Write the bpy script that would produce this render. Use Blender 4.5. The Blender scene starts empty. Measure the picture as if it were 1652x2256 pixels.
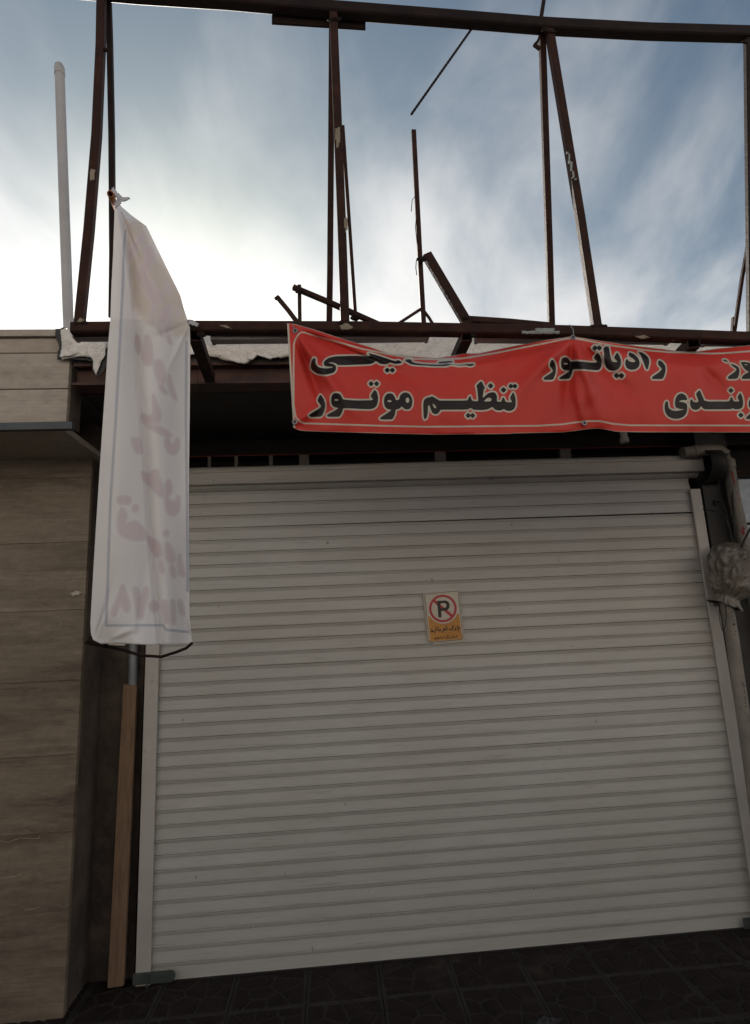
import bpy, bmesh, math, random
import numpy as np
from mathutils import Vector, Matrix, noise
R = math.radians
S = bpy.context.scene
col = S.collection
random.seed(7)

# ------------------------------------------------------------------ camera
PW, PH = 1652.0, 2256.0                      # working picture units
FPX, PITCH, ROLL, YAW = 1270.0, 0.195264, -0.045730, 0.081381
CAM = Vector((0.0, -3.2754, 1.65))
F = Vector((math.sin(YAW)*math.cos(PITCH), math.cos(YAW)*math.cos(PITCH), math.sin(PITCH)))
r0 = Vector((math.cos(YAW), -math.sin(YAW), 0)); u0 = r0.cross(F)
RT = math.cos(ROLL)*r0 + math.sin(ROLL)*u0
UP = -math.sin(ROLL)*r0 + math.cos(ROLL)*u0
cd = bpy.data.cameras.new('camera'); cam = bpy.data.objects.new('camera', cd); col.objects.link(cam)
m = Matrix((RT, UP, -F)).transposed().to_4x4(); m.translation = CAM
cam.matrix_world = m
cd.sensor_fit = 'VERTICAL'; cd.sensor_height = 24.0; cd.lens = FPX/PH*24.0
cd.clip_start = 0.05; cd.clip_end = 2000
S.camera = cam
S.render.resolution_x, S.render.resolution_y = 750, 1024

# ------------------------------------------------------------------ world, sun, exposure
SUN_AZ, SUN_EL = R(-14), R(27)               # behind the building, to the left
sd = Vector((math.sin(SUN_AZ)*math.cos(SUN_EL), math.cos(SUN_AZ)*math.cos(SUN_EL), math.sin(SUN_EL)))
W = bpy.data.worlds.new('World'); S.world = W; W.use_nodes = True
nt = W.node_tree; nt.nodes.clear()
def N(t, tree=None, **kw):
    n = (tree or nt).nodes.new(t)
    for k, v in kw.items(): setattr(n, k, v)
    return n
L = nt.links.new
out = N('ShaderNodeOutputWorld'); bg = N('ShaderNodeBackground'); bg.inputs['Strength'].default_value = 0.06
sky = N('ShaderNodeTexSky', sky_type='NISHITA'); sky.sun_disc = False
sky.sun_elevation = SUN_EL; sky.sun_rotation = SUN_AZ; sky.air_density = 1.0; sky.dust_density = 1.0; sky.ozone_density = 0.8
tc = N('ShaderNodeTexCoord'); sx = N('ShaderNodeSeparateXYZ'); L(tc.outputs['Generated'], sx.inputs[0])
def M(op, a, b=None, tree=None, clamp=False):
    t = tree or nt
    n = t.nodes.new('ShaderNodeMath'); n.operation = op; n.use_clamp = clamp
    for i, v in enumerate((a, b)):
        if v is None: continue
        if isinstance(v, (int, float)): n.inputs[i].default_value = v
        else: t.links.new(v, n.inputs[i])
    return n.outputs[0]
zz = M('ADD', M('MAXIMUM', sx.outputs[2], 0.0), 0.42)
cx = M('DIVIDE', sx.outputs[0], zz); cy = M('DIVIDE', sx.outputs[1], zz)
cc = N('ShaderNodeCombineXYZ'); L(cx, cc.inputs[0]); L(cy, cc.inputs[1])
mp = N('ShaderNodeMapping'); mp.inputs['Rotation'].default_value = (0, 0, R(24)); mp.inputs['Scale'].default_value = (2.1, 1.5, 1); mp.inputs['Location'].default_value = (0.35, 0.2, 0)
L(cc.outputs[0], mp.inputs[0])
n1 = N('ShaderNodeTexNoise'); n1.inputs['Scale'].default_value = 0.9; n1.inputs['Detail'].default_value = 8; n1.inputs['Roughness'].default_value = 0.52; n1.inputs['Distortion'].default_value = 0.35
L(mp.outputs[0], n1.inputs['Vector'])
mp2 = N('ShaderNodeMapping'); mp2.inputs['Rotation'].default_value = (0, 0, R(-12)); mp2.inputs['Scale'].default_value = (6.2, 3.2, 1)
L(cc.outputs[0], mp2.inputs[0])
n2 = N('ShaderNodeTexNoise'); n2.inputs['Scale'].default_value = 1.0; n2.inputs['Detail'].default_value = 7; n2.inputs['Roughness'].default_value = 0.55; n2.inputs['Distortion'].default_value = 0.5
L(mp2.outputs[0], n2.inputs['Vector'])
cl = M('ADD', M('MULTIPLY', n1.outputs[0], 0.74), M('MULTIPLY', n2.outputs[0], 0.26))
mr = N('ShaderNodeMapRange', interpolation_type='SMOOTHSTEP'); mr.inputs[1].default_value = 0.37; mr.inputs[2].default_value = 0.75; mr.inputs[3].default_value = 0.03; mr.inputs[4].default_value = 1.0
cl = M('ADD', cl, M('MULTIPLY', M('SUBTRACT', 0.64, sx.outputs[2]), 0.66)); L(cl, mr.inputs[0])
tint = N('ShaderNodeMix', data_type='RGBA', blend_type='MULTIPLY'); tint.inputs[0].default_value = 1.0; L(sky.outputs[0], tint.inputs[6]); tint.inputs[7].default_value = (0.90, 1.03, 0.98, 1)
bw = N('ShaderNodeRGBToBW'); L(sky.outputs[0], bw.inputs[0])
cg = N('ShaderNodeMix', data_type='RGBA', blend_type='MULTIPLY'); cg.inputs[0].default_value = 1.0
L(M('ADD', M('MULTIPLY', bw.outputs[0], 0.55), 11.0), cg.inputs[6]); cg.inputs[7].default_value = (1.0, 0.985, 0.965, 1)
mx = N('ShaderNodeMix', data_type='RGBA'); L(mr.outputs[0], mx.inputs[0]); L(tint.outputs[2], mx.inputs[6]); L(cg.outputs[2], mx.inputs[7])
L(mx.outputs[2], bg.inputs[0]); L(bg.outputs[0], out.inputs[0])

sl = bpy.data.lights.new('sun', 'SUN'); sl.energy = 5.0; sl.angle = R(0.6); sl.color = (1.0, 0.92, 0.82)
so = bpy.data.objects.new('sun', sl); col.objects.link(so); so.rotation_euler = (-sd).to_track_quat('-Z', 'Y').to_euler(); so.location = (-4, 9, 8)
S.view_settings.view_transform = 'Standard'; S.view_settings.look = 'None'; S.view_settings.gamma = 1; S.view_settings.exposure = 0.30
S.view_settings.use_curve_mapping = False
S.render.engine = 'CYCLES'
S.cycles.max_bounces = 8; S.cycles.diffuse_bounces = 5; S.cycles.transmission_bounces = 4

# ------------------------------------------------------------------ helpers
def ray(x, y): return F + RT*((x-PW/2)/FPX) - UP*((y-PH/2)/FPX)
def at(x, y, Y):                              # photo position -> point on the plane at depth Y
    d = ray(x, y); return CAM + d*((Y-CAM.y)/d.y)
def gr(x, y, z=0.0):
    d = ray(x, y); return CAM + d*((z-CAM.z)/d.z)

class MB:
    def __init__(s): s.v = []; s.f = []; s.mi = []; s.cur = 0
    def add(s, vs, fs):
        o = len(s.v); s.v += [tuple(p) for p in vs]; s.f += [tuple(i+o for i in q) for q in fs]; s.mi += [s.cur]*len(fs)
    def hexa(s, p): s.add(p, [(0,3,2,1),(4,5,6,7),(0,1,5,4),(1,2,6,5),(2,3,7,6),(3,0,4,7)])
    def box(s, a, b):
        x0,y0,z0 = a; x1,y1,z1 = b
        s.hexa([(x0,y0,z0),(x1,y0,z0),(x1,y1,z0),(x0,y1,z0),(x0,y0,z1),(x1,y0,z1),(x1,y1,z1),(x0,y1,z1)])
        return s
    def frame(s, t, upv=None):
        t = t.normalized(); up = upv or (Vector((0,0,1)) if abs(t.z) < .9 else Vector((0,-1,0)))
        a = t.cross(up).normalized(); b = a.cross(t).normalized(); return a, b
    def sweep(s, pts, prof, upv=None, cap=True, scales=None):
        pts = [Vector(p) for p in pts]; n = len(prof); vs = []; fs = []
        for i, p in enumerate(pts):
            t = (pts[min(i+1,len(pts)-1)]-pts[max(i-1,0)])
            a, b = s.frame(t, upv); k = scales[i] if scales else 1
            vs += [p + a*(u*k) + b*(v*k) for u, v in prof]
        for i in range(len(pts)-1):
            for j in range(n): fs.append((i*n+j, i*n+(j+1)%n, (i+1)*n+(j+1)%n, (i+1)*n+j))
        if cap: fs += [tuple(range(n-1,-1,-1)), tuple((len(pts)-1)*n+j for j in range(n))]
        s.add(vs, fs); return s
    def beam(s, pts, w, h, upv=None, bev=None):
        e = min(w,h)*.12 if bev is None else bev; a, b = w/2, h/2
        s.sweep(pts, [(-a+e,-b),(a-e,-b),(a,-b+e),(a,b-e),(a-e,b),(-a+e,b),(-a,b-e),(-a,-b+e)], upv); return s
    def tube(s, pts, r, n=14, cap=True, scales=None):
        s.sweep(pts, [(r*math.cos(6.28319*k/n), r*math.sin(6.28319*k/n)) for k in range(n)], None, cap, scales); return s
    def hollow(s, pts, w, h, t, upv=None):       # square tube with open ends
        for (W_, H_) in ((w,h),):
            a, b = w/2, h/2; o = [(-a,-b),(a,-b),(a,b),(-a,b)]; i = [(-a+t,-b+t),(a-t,-b+t),(a-t,b-t),(-a+t,b-t)]
            pts = [Vector(p) for p in pts]; vs = []
            A, B = s.frame(pts[-1]-pts[0], upv)
            for p in (pts[0], pts[-1]):
                vs += [p+A*u+B*v for u, v in o] + [p+A*u+B*v for u, v in i]
            fs = []
            for j in range(4):
                k = (j+1) % 4
                fs += [(j,k,8+k,8+j), (4+k,4+j,12+j,12+k), (k,j,4+j,4+k), (8+j,8+k,12+k,12+j)]
            s.add(vs, fs)
        return s
    def build(s, name, mat, parent=None, smooth=False):
        me = bpy.data.meshes.new(name); me.from_pydata(s.v, [], s.f)
        mats = mat if isinstance(mat, (list, tuple)) else [mat]
        for q in mats: me.materials.append(q)
        if len(mats) > 1: me.polygons.foreach_set('material_index', s.mi)
        bm = bmesh.new(); bm.from_mesh(me); bmesh.ops.recalc_face_normals(bm, faces=bm.faces); bm.to_mesh(me); bm.free()
        o = bpy.data.objects.new(name, me); col.objects.link(o)
        if parent: o.parent = parent
        if smooth:
            me.polygons.foreach_set('use_smooth', [True]*len(me.polygons))
            try: me.set_sharp_from_angle(angle=R(40))
            except Exception: pass
        return o
def tag(o, label=None, cat=None, group=None, kind=None):
    for k, v in (('label',label),('category',cat),('group',group),('kind',kind)):
        if v: o[k] = v
    return o
def thing(name, label, cat, group=None, loc=(0,0,0)):
    o = bpy.data.objects.new(name, None); col.objects.link(o); o.empty_display_size = .1
    o.location = loc
    return tag(o, label, cat, group)
def box(name, a, b, mat, parent=None): return MB().box(a, b).build(name, mat, parent)
def grid(name, P, mat, parent=None, thick=0, attrs=None, smooth=True):
    h, w, _ = P.shape
    idx = np.arange(h*w).reshape(h, w)
    q = np.stack([idx[:-1,:-1], idx[1:,:-1], idx[1:,1:], idx[:-1,1:]], -1).reshape(-1, 4)
    me = bpy.data.meshes.new(name)
    me.vertices.add(h*w); me.vertices.foreach_set('co', P.reshape(-1).astype(np.float32))
    me.loops.add(q.size); me.loops.foreach_set('vertex_index', q.reshape(-1).astype(np.int32))
    me.polygons.add(len(q)); me.polygons.foreach_set('loop_start', np.arange(0, q.size, 4, dtype=np.int32)); 
    me.update(calc_edges=True); me.validate()
    if smooth: me.polygons.foreach_set('use_smooth', [True]*len(me.polygons))
    for k, v in (attrs or {}).items():
        a = me.attributes.new(k, 'FLOAT', 'POINT'); a.data.foreach_set('value', v.reshape(-1).astype(np.float32))
    me.materials.append(mat)
    o = bpy.data.objects.new(name, me); col.objects.link(o)
    if parent: o.parent = parent
    if thick:
        md = o.modifiers.new('thickness', 'SOLIDIFY'); md.thickness = thick; md.offset = 0
    return o

# ------------------------------------------------------------------ materials
def newmat(name):
    m = bpy.data.materials.new(name); m.use_nodes = True; t = m.node_tree; b = t.nodes['Principled BSDF']; return m, t, b
def noise_n(t, scale, detail=5, rough=.55, vec=None, stretch=None, dist=0.0):
    n = t.nodes.new('ShaderNodeTexNoise'); n.inputs['Scale'].default_value = scale; n.inputs['Detail'].default_value = detail; n.inputs['Roughness'].default_value = rough; n.inputs['Distortion'].default_value = dist
    g = t.nodes.new('ShaderNodeNewGeometry'); src = vec or g.outputs['Position']
    if stretch:
        mp = t.nodes.new('ShaderNodeMapping'); mp.inputs['Scale'].default_value = stretch; t.links.new(src, mp.inputs[0]); src = mp.outputs[0]
    t.links.new(src, n.inputs['Vector']); return n.outputs[0]
def ramp(t, fac, stops):
    r = t.nodes.new('ShaderNodeValToRGB'); e = r.color_ramp.elements
    while len(e) < len(stops): e.new(0.5)
    for q, (p, c) in zip(e, stops):
        q.position = p; q.color = (c, c, c, 1) if isinstance(c, (int, float)) else (*c, 1)
    t.links.new(fac, r.inputs[0]); return r.outputs[0]
def mix(t, fac, a, b, mode='MIX'):
    n = t.nodes.new('ShaderNodeMix'); n.data_type = 'RGBA'; n.blend_type = mode
    for i, v in ((0, fac), (6, a), (7, b)):
        if isinstance(v, (int, float)): n.inputs[i].default_value = v
        elif isinstance(v, tuple): n.inputs[i].default_value = (*v, 1)
        else: t.links.new(v, n.inputs[i])
    return n.outputs[2]
def bump(t, b, h, strength=.3, dist=.01):
    n = t.nodes.new('ShaderNodeBump'); n.inputs['Strength'].default_value = strength; n.inputs['Distance'].default_value = dist
    t.links.new(h, n.inputs['Height']); t.links.new(n.outputs[0], b.inputs['Normal'])
def noisy(name, c1, c2, scale=6, rough=.7, metal=0, stretch=None, c3=None, s3=2.0, t3=(.55,.7), bmp=.15, bd=.004, fine=60):
    m, t, b = newmat(name)
    f = ramp(t, noise_n(t, scale, 6, .6, stretch=stretch), [(.32, 0.0), (.68, 1.0)])
    c = mix(t, f, c1, c2)
    if c3:
        g = ramp(t, noise_n(t, s3, 6, .65, stretch=stretch), [(t3[0], 0.0), (t3[1], 1.0)])
        c = mix(t, g, c, c3)
    t.links.new(c, b.inputs['Base Color']); b.inputs['Roughness'].default_value = rough; b.inputs['Metallic'].default_value = metal
    bump(t, b, noise_n(t, fine, 4, .6, stretch=stretch), bmp, bd)
    return m
MAT = {}
MAT['rust'] = noisy('rusty_brown_steel', (.050,.022,.016), (.024,.013,.011), 14, .65, .1, c3=(.20,.17,.14), s3=9, t3=(.68,.70), bmp=.5)
MAT['rust_dark'] = noisy('dark_brown_steel', (.024,.014,.012), (.013,.009,.0085), 12, .6, .1, c3=(.13,.10,.085), s3=8, t3=(.70,.72), bmp=.45)
for k_ in ('rust','rust_dark'): MAT[k_].node_tree.nodes['Principled BSDF'].inputs['Specular IOR Level'].default_value = .12
MAT['redbeam'] = noisy('red_oxide_steel', (.11,.042,.030), (.045,.024,.020), 6, .7, 0, c3=(.03,.025,.022), s3=5, t3=(.52,.66))
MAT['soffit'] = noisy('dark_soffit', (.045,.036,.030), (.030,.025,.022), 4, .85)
MAT['void'] = noisy('dark_interior', (.018,.015,.014), (.012,.010,.010), 3, .9)
MAT['cement'] = noisy('brown_cement', (.15,.115,.09), (.06,.046,.038), 5, .95, 0, c3=(.05,.04,.035), s3=2, bmp=.6, bd=.012, fine=45)
MAT['pvc'] = noisy('grey_pvc', (.42,.41,.42), (.34,.33,.33), 5, .5, bmp=.05)
MAT['oldpvc'] = noisy('dirty_white_pvc', (.27,.245,.215), (.16,.145,.125), 7, .6, c3=(.12,.10,.085), s3=6, t3=(.6,.75), bmp=.08)
MAT['wood'] = noisy('plank_wood', (.27,.17,.105), (.165,.098,.06), 16, .8, 0, stretch=(7,7,.4), c3=(.09,.055,.04), s3=16, t3=(.60,.72), bmp=.35)
MAT['galv'] = noisy('galvanised_steel', (.30,.31,.33), (.20,.21,.22), 12, .5, .3)
MAT['lightgrey'] = noisy('grey_white_batten', (.40,.37,.36), (.30,.26,.25), 8, .6, 0, stretch=(.3,2,2), c3=(.20,.14,.12), s3=5)
MAT['black'] = noisy('black_rubber', (.018,.018,.018), (.010,.010,.010), 8, .6)
MAT['orange'] = noisy('orange_pipe', (.42,.16,.05), (.28,.10,.035), 6, .6, c3=(.08,.04,.03), s3=6)
MAT['plywood'] = noisy('plywood_soffit', (.26,.20,.12), (.19,.14,.09), 9, .8, 0, stretch=(1,5,1))
MAT['lock'] = noisy('steel_latch', (.10,.115,.105), (.06,.072,.066), 14, .5, .2)
MAT['asphalt'] = noisy('asphalt', (.055,.053,.052), (.040,.039,.038), 3, .9, bmp=.3, fine=120)
MAT['roofing'] = noisy('roof_bitumen', (.10,.09,.085), (.06,.055,.05), 3, .9)
MAT['blacksteel'] = noisy('dark_grey_steel', (.030,.027,.025), (.018,.016,.016), 8, .6)  # near-black grey for the column parts and end bracket
MAT['dullgrey'] = noisy('dull_grey_paint', (.20,.185,.17), (.14,.13,.12), 8, .7)
MAT['redline'] = noisy('red_line_paint', (.28,.025,.025), (.18,.018,.018), 8, .6)

def shutter_mat():
    m, t, b = newmat('cream_painted_shutter')
    f = noise_n(t, 5, 6, .6, stretch=(.5,1,3.2)); c = mix(t, ramp(t, f, [(.3,0.0),(.7,1.0)]), (.55,.545,.525), (.48,.473,.45))
    s = ramp(t, noise_n(t, 7, 7, .7, stretch=(.55,1,14)), [(.56,0.0),(.76,1.0)]); c = mix(t, s, c, (.27,.235,.20))
    big = ramp(t, noise_n(t, 1.3, 4, .5), [(.35,0.0),(.7,1.0)]); c = mix(t, M('MULTIPLY', big, .28, t), c, (.35,.29,.235))
    oi = t.nodes.new('ShaderNodeObjectInfo'); c = mix(t, M('MULTIPLY', oi.outputs['Random'], .22, t), c, (.37,.345,.31))
    smg = ramp(t, noise_n(t, 11, 6, .8, stretch=(.5,1,9)), [(.63,0.0),(.70,1.0)]); c = mix(t, M('MULTIPLY', smg, .7, t), c, (.17,.14,.12))
    sp = ramp(t, noise_n(t, 38, 2, .5, stretch=(1,1,.45)), [(.745,0.0),(.77,1.0)]); c = mix(t, M('MULTIPLY', sp, .6, t), c, (.16,.13,.11))
    rub = ramp(t, noise_n(t, 6, 5, .75, stretch=(.8,1,5)), [(.66,0.0),(.74,1.0)]); c = mix(t, M('MULTIPLY', rub, .5, t), c, (.60,.585,.56))
    t.links.new(c, b.inputs['Base Color']); b.inputs['Roughness'].default_value = .48
    bump(t, b, noise_n(t, 9, 3, .5, stretch=(.4,1,3)), .12, .004)
    return m
MAT['shutter'] = shutter_mat()
MAT['guide'] = noisy('painted_guide', (.54,.51,.475), (.47,.44,.405), 6, .5, c3=(.28,.24,.20), s3=7, t3=(.66,.78), bmp=.05)

def travertine(name, a, b_, dark, amt):
    m, t, b = newmat(name)
    oi = t.nodes.new('ShaderNodeObjectInfo')
    g = t.nodes.new('ShaderNodeNewGeometry'); va = t.nodes.new('ShaderNodeVectorMath'); va.operation = 'ADD'
    cb = t.nodes.new('ShaderNodeCombineXYZ'); t.links.new(M('MULTIPLY', oi.outputs['Random'], 31.0, t), cb.inputs[0]); t.links.new(M('MULTIPLY', oi.outputs['Random'], 17.0, t), cb.inputs[2])
    t.links.new(g.outputs['Position'], va.inputs[0]); t.links.new(cb.outputs[0], va.inputs[1]); v = va.outputs[0]
    f = noise_n(t, 5, 10, .72, vec=v, stretch=(.14,.14,7.5), dist=.12)
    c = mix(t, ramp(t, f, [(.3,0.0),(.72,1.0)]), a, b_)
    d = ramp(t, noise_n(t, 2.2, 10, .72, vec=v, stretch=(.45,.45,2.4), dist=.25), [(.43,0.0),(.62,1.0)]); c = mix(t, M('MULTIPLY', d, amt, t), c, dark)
    vein = ramp(t, noise_n(t, 2.6, 7, .7, vec=v, stretch=(.3,.3,3.2), dist=.8), [(.492,0.0),(.5,1.0),(.508,0.0)]); c = mix(t, M('MULTIPLY', vein, .16, t), c, (.52,.46,.40))
    gr_ = ramp(t, noise_n(t, 26, 8, .8, vec=v, stretch=(.10,.10,5.5), dist=.1), [(.36,0.0),(.64,1.0)]); c = mix(t, .28, c, mix(t, gr_, (.55,.55,.55), (1.25,1.25,1.25)), 'MULTIPLY')
    mot = ramp(t, noise_n(t, 14, 9, .75, vec=v, stretch=(1,1,1.5)), [(.35,0.0),(.65,1.0)]); c = mix(t, .5, c, mix(t, mot, (.72,.70,.68), (1.18,1.18,1.18)), 'MULTIPLY')
    pit = ramp(t, noise_n(t, 45, 3, .6, vec=v, stretch=(.5,.5,2)), [(.68,0.0),(.73,1.0)]); c = mix(t, M('MULTIPLY', pit, .6, t), c, (.09,.07,.055))
    t.links.new(c, b.inputs['Base Color']); b.inputs['Roughness'].default_value = .62
    bump(t, b, noise_n(t, 30, 5, .6, vec=v, stretch=(.5,.5,3)), .2, .004)
    return m
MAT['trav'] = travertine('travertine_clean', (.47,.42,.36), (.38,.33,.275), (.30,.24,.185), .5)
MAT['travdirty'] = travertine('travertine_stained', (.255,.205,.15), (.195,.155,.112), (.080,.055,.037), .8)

def foil():
    m, t, b = newmat('silver_bitumen_foil')
    v = t.nodes.new('ShaderNodeTexVoronoi'); v.feature = 'DISTANCE_TO_EDGE'; v.inputs['Scale'].default_value = 26
    g = t.nodes.new('ShaderNodeNewGeometry'); mp = t.nodes.new('ShaderNodeMapping'); mp.inputs['Scale'].default_value = (.6,1,1.6); t.links.new(g.outputs['Position'], mp.inputs[0]); t.links.new(mp.outputs[0], v.inputs['Vector'])
    crack = ramp(t, v.outputs[0], [(0.0,1.0),(.05,0.0)])
    c = mix(t, ramp(t, noise_n(t, 8, 6, .6), [(.3,0.0),(.7,1.0)]), (.74,.71,.67), (.60,.57,.53))
    c = mix(t, M('MULTIPLY', crack, .42, t), c, (.26,.23,.20))
    hole = ramp(t, noise_n(t, 15, 7, .75), [(.64,0.0),(.68,1.0)]); c = mix(t, hole, c, (.02,.018,.016))
    t.links.new(c, b.inputs['Base Color']); b.inputs['Roughness'].default_value = .42; b.inputs['Metallic'].default_value = .25
    bump(t, b, noise_n(t, 30, 6, .65), .5, .01)
    return m
MAT['foil'] = foil()

def attr(t, n):
    a = t.nodes.new('ShaderNodeAttribute'); a.attribute_name = n; return a.outputs['Fac']
def step(t, d, lo, hi):                        # 1 below lo, 0 above hi
    n = t.nodes.new('ShaderNodeMapRange'); n.inputs[1].default_value = lo; n.inputs[2].default_value = hi; n.inputs[3].default_value = 1; n.inputs[4].default_value = 0
    t.links.new(d, n.inputs[0]); return n.outputs[0]
def cloth_out(t, b, c, trans, tc_):
    tr = t.nodes.new('ShaderNodeBsdfTranslucent'); ms = t.nodes.new('ShaderNodeMixShader'); ms.inputs[0].default_value = trans
    t.links.new(tc_, tr.inputs[0]) 
    t.links.new(c, b.inputs['Base Color']); o = t.nodes['Material Output']
    t.links.new(b.outputs[0], ms.inputs[1]); t.links.new(tr.outputs[0], ms.inputs[2]); t.links.new(ms.outputs[0], o.inputs[0])
def red_mat():
    m, t, b = newmat('red_printed_vinyl')
    base = mix(t, ramp(t, noise_n(t, 3, 5, .6), [(.3,0.0),(.7,1.0)]), (.74,.062,.046), (.66,.052,.040))
    st = ramp(t, noise_n(t, 7, 6, .7), [(.66,0.0),(.8,1.0)]); base = mix(t, M('MULTIPLY', st, .5, t), base, (.40,.09,.06))
    cream = mix(t, ramp(t, noise_n(t, 9, 5, .6), [(.4,0.0),(.75,1.0)]), (.68,.64,.55), (.56,.51,.42))
    ink = attr(t, 'ink'); line = attr(t, 'line')
    c = mix(t, step(t, line, 1.45, 2.1), base, cream)
    c = mix(t, step(t, ink, 3.2, 4.0), c, cream)
    c = mix(t, step(t, ink, -.3, .4), c, (.020,.013,.014))
    b.inputs['Roughness'].default_value = .42; b.inputs['Specular IOR Level'].default_value = .34
    bump(t, b, noise_n(t, 14, 4, .5), .06, .01)
    cloth_out(t, b, c, .25, c)
    return m
MAT['red'] = red_mat()
def white_mat():
    m, t, b = newmat('white_vinyl_back')
    base = mix(t, ramp(t, noise_n(t, 2.5, 5, .6), [(.3,0.0),(.7,1.0)]), (.85,.825,.83), (.80,.775,.785))
    pat = attr(t, 'patch'); ink = attr(t, 'ink'); line = attr(t, 'line')
    c = mix(t, M('MULTIPLY', step(t, pat, -6, 10), .55, t), base, (.56,.47,.38))
    c = mix(t, M('MULTIPLY', step(t, ink, 3.4, 5.4), .8, t), c, (.70,.64,.67))
    c = mix(t, M('MULTIPLY', step(t, ink, -.8, 1.2), .32, t), c, (.66,.50,.52))
    c = mix(t, M('MULTIPLY', step(t, line, 2.2, 3.8), .8, t), c, (.47,.49,.56))
    dirt = ramp(t, noise_n(t, 9, 7, .75), [(.64,0.0),(.78,1.0)]); c = mix(t, M('MULTIPLY', dirt, .45, t), c, (.33,.27,.22))
    b.inputs['Roughness'].default_value = .55
    bump(t, b, noise_n(t, 16, 7, .62), .22, .012)
    cloth_out(t, b, c, .14, c)
    return m
MAT['white'] = white_mat()
def sign_mat():
    m, t, b = newmat('no_parking_print')
    c = mix(t, ramp(t, noise_n(t, 20, 5, .6), [(.35,0.0),(.75,1.0)]), (.60,.55,.47), (.50,.45,.38))
    og = mix(t, ramp(t, noise_n(t, 24, 6, .7), [(.35,0.0),(.75,1.0)]), (.58,.27,.055), (.44,.19,.04))
    c = mix(t, step(t, attr(t,'orange'), -.3, .3), c, og)
    c = mix(t, step(t, attr(t,'redd'), -.3, .3), c, (.44,.035,.045))
    c = mix(t, step(t, attr(t,'ink'), -.3, .3), c, (.022,.018,.018))
    c = mix(t, step(t, attr(t,'rim'), .35, .75), c, (.09,.08,.075))
    t.links.new(c, b.inputs['Base Color']); b.inputs['Roughness'].default_value = .5
    return m
MAT['sign'] = sign_mat()
MAT['signback'] = noisy('sign_backing', (.52,.47,.40), (.42,.37,.31), 9, .6)
def glass_mat():
    m, t, b = newmat('blue_film_reflection_glass')
    c = mix(t, ramp(t, noise_n(t, 9, 6, .65, dist=.6), [(.35,0.0),(.7,1.0)]), (.10,.17,.27), (.24,.32,.42))  # bluish film, with the sky's blue reflection painted into the colour
    t.links.new(c, b.inputs['Base Color']); b.inputs['Roughness'].default_value = .18; b.inputs['Specular IOR Level'].default_value = .8
    bump(t, b, noise_n(t, 6, 3, .5), .15, .02)
    return m
MAT['glass'] = glass_mat()
def plastic_mat():
    m, t, b = newmat('dusty_plastic_wrap')
    c = mix(t, ramp(t, noise_n(t, 11, 6, .65), [(.35,0.0),(.7,1.0)]), (.17,.15,.125), (.075,.062,.052))
    t.links.new(c, b.inputs['Base Color']); b.inputs['Roughness'].default_value = .32
    bump(t, b, noise_n(t, 18, 6, .6, dist=.8), .6, .02)
    return m
MAT['wrap'] = plastic_mat()
MAT['stone'] = noisy('dark_red_stone', (.030,.020,.018), (.016,.012,.011), 9, .75, 0, c3=(.050,.042,.037), s3=3, t3=(.56,.75), bmp=.5, fine=70)
MAT['grout'] = noisy('grey_cement_grout', (.058,.053,.048), (.038,.035,.032), 7, .9, 0, c3=(.04,.035,.032), s3=4, bmp=.4)
for k_ in ('stone','grout'): MAT[k_].node_tree.nodes['Principled BSDF'].inputs['Specular IOR Level'].default_value = .15
MAT['render'] = noisy('cream_render', (.55,.47,.37), (.48,.41,.33), 2, .9)

# ------------------------------------------------------------------ ground
def plane(name, x0, x1, y0, y1, z, mat):
    return tag(MB_plane(name, x0, x1, y0, y1, z, mat), kind='structure')
def MB_plane(name, x0, x1, y0, y1, z, mat):
    mb = MB(); mb.add([(x0,y0,z),(x1,y0,z),(x1,y1,z),(x0,y1,z)], [(0,1,2,3)]); return mb.build(name, mat)
plane('ground', -400, 400, -400, 400, -.17, MAT['asphalt'])
plane('road', -120, 120, -13.0, -4.85, -.155, MAT['asphalt'])
pav = tag(MB().box((-14,-4.7,-.30),(14,.30,-.012)).build('pavement', MAT['grout']), kind='structure')
tag(MB().box((-14,-4.85,-.30),(14,-4.702,-.006)).build('kerb', MAT['grout']), kind='structure')

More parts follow.
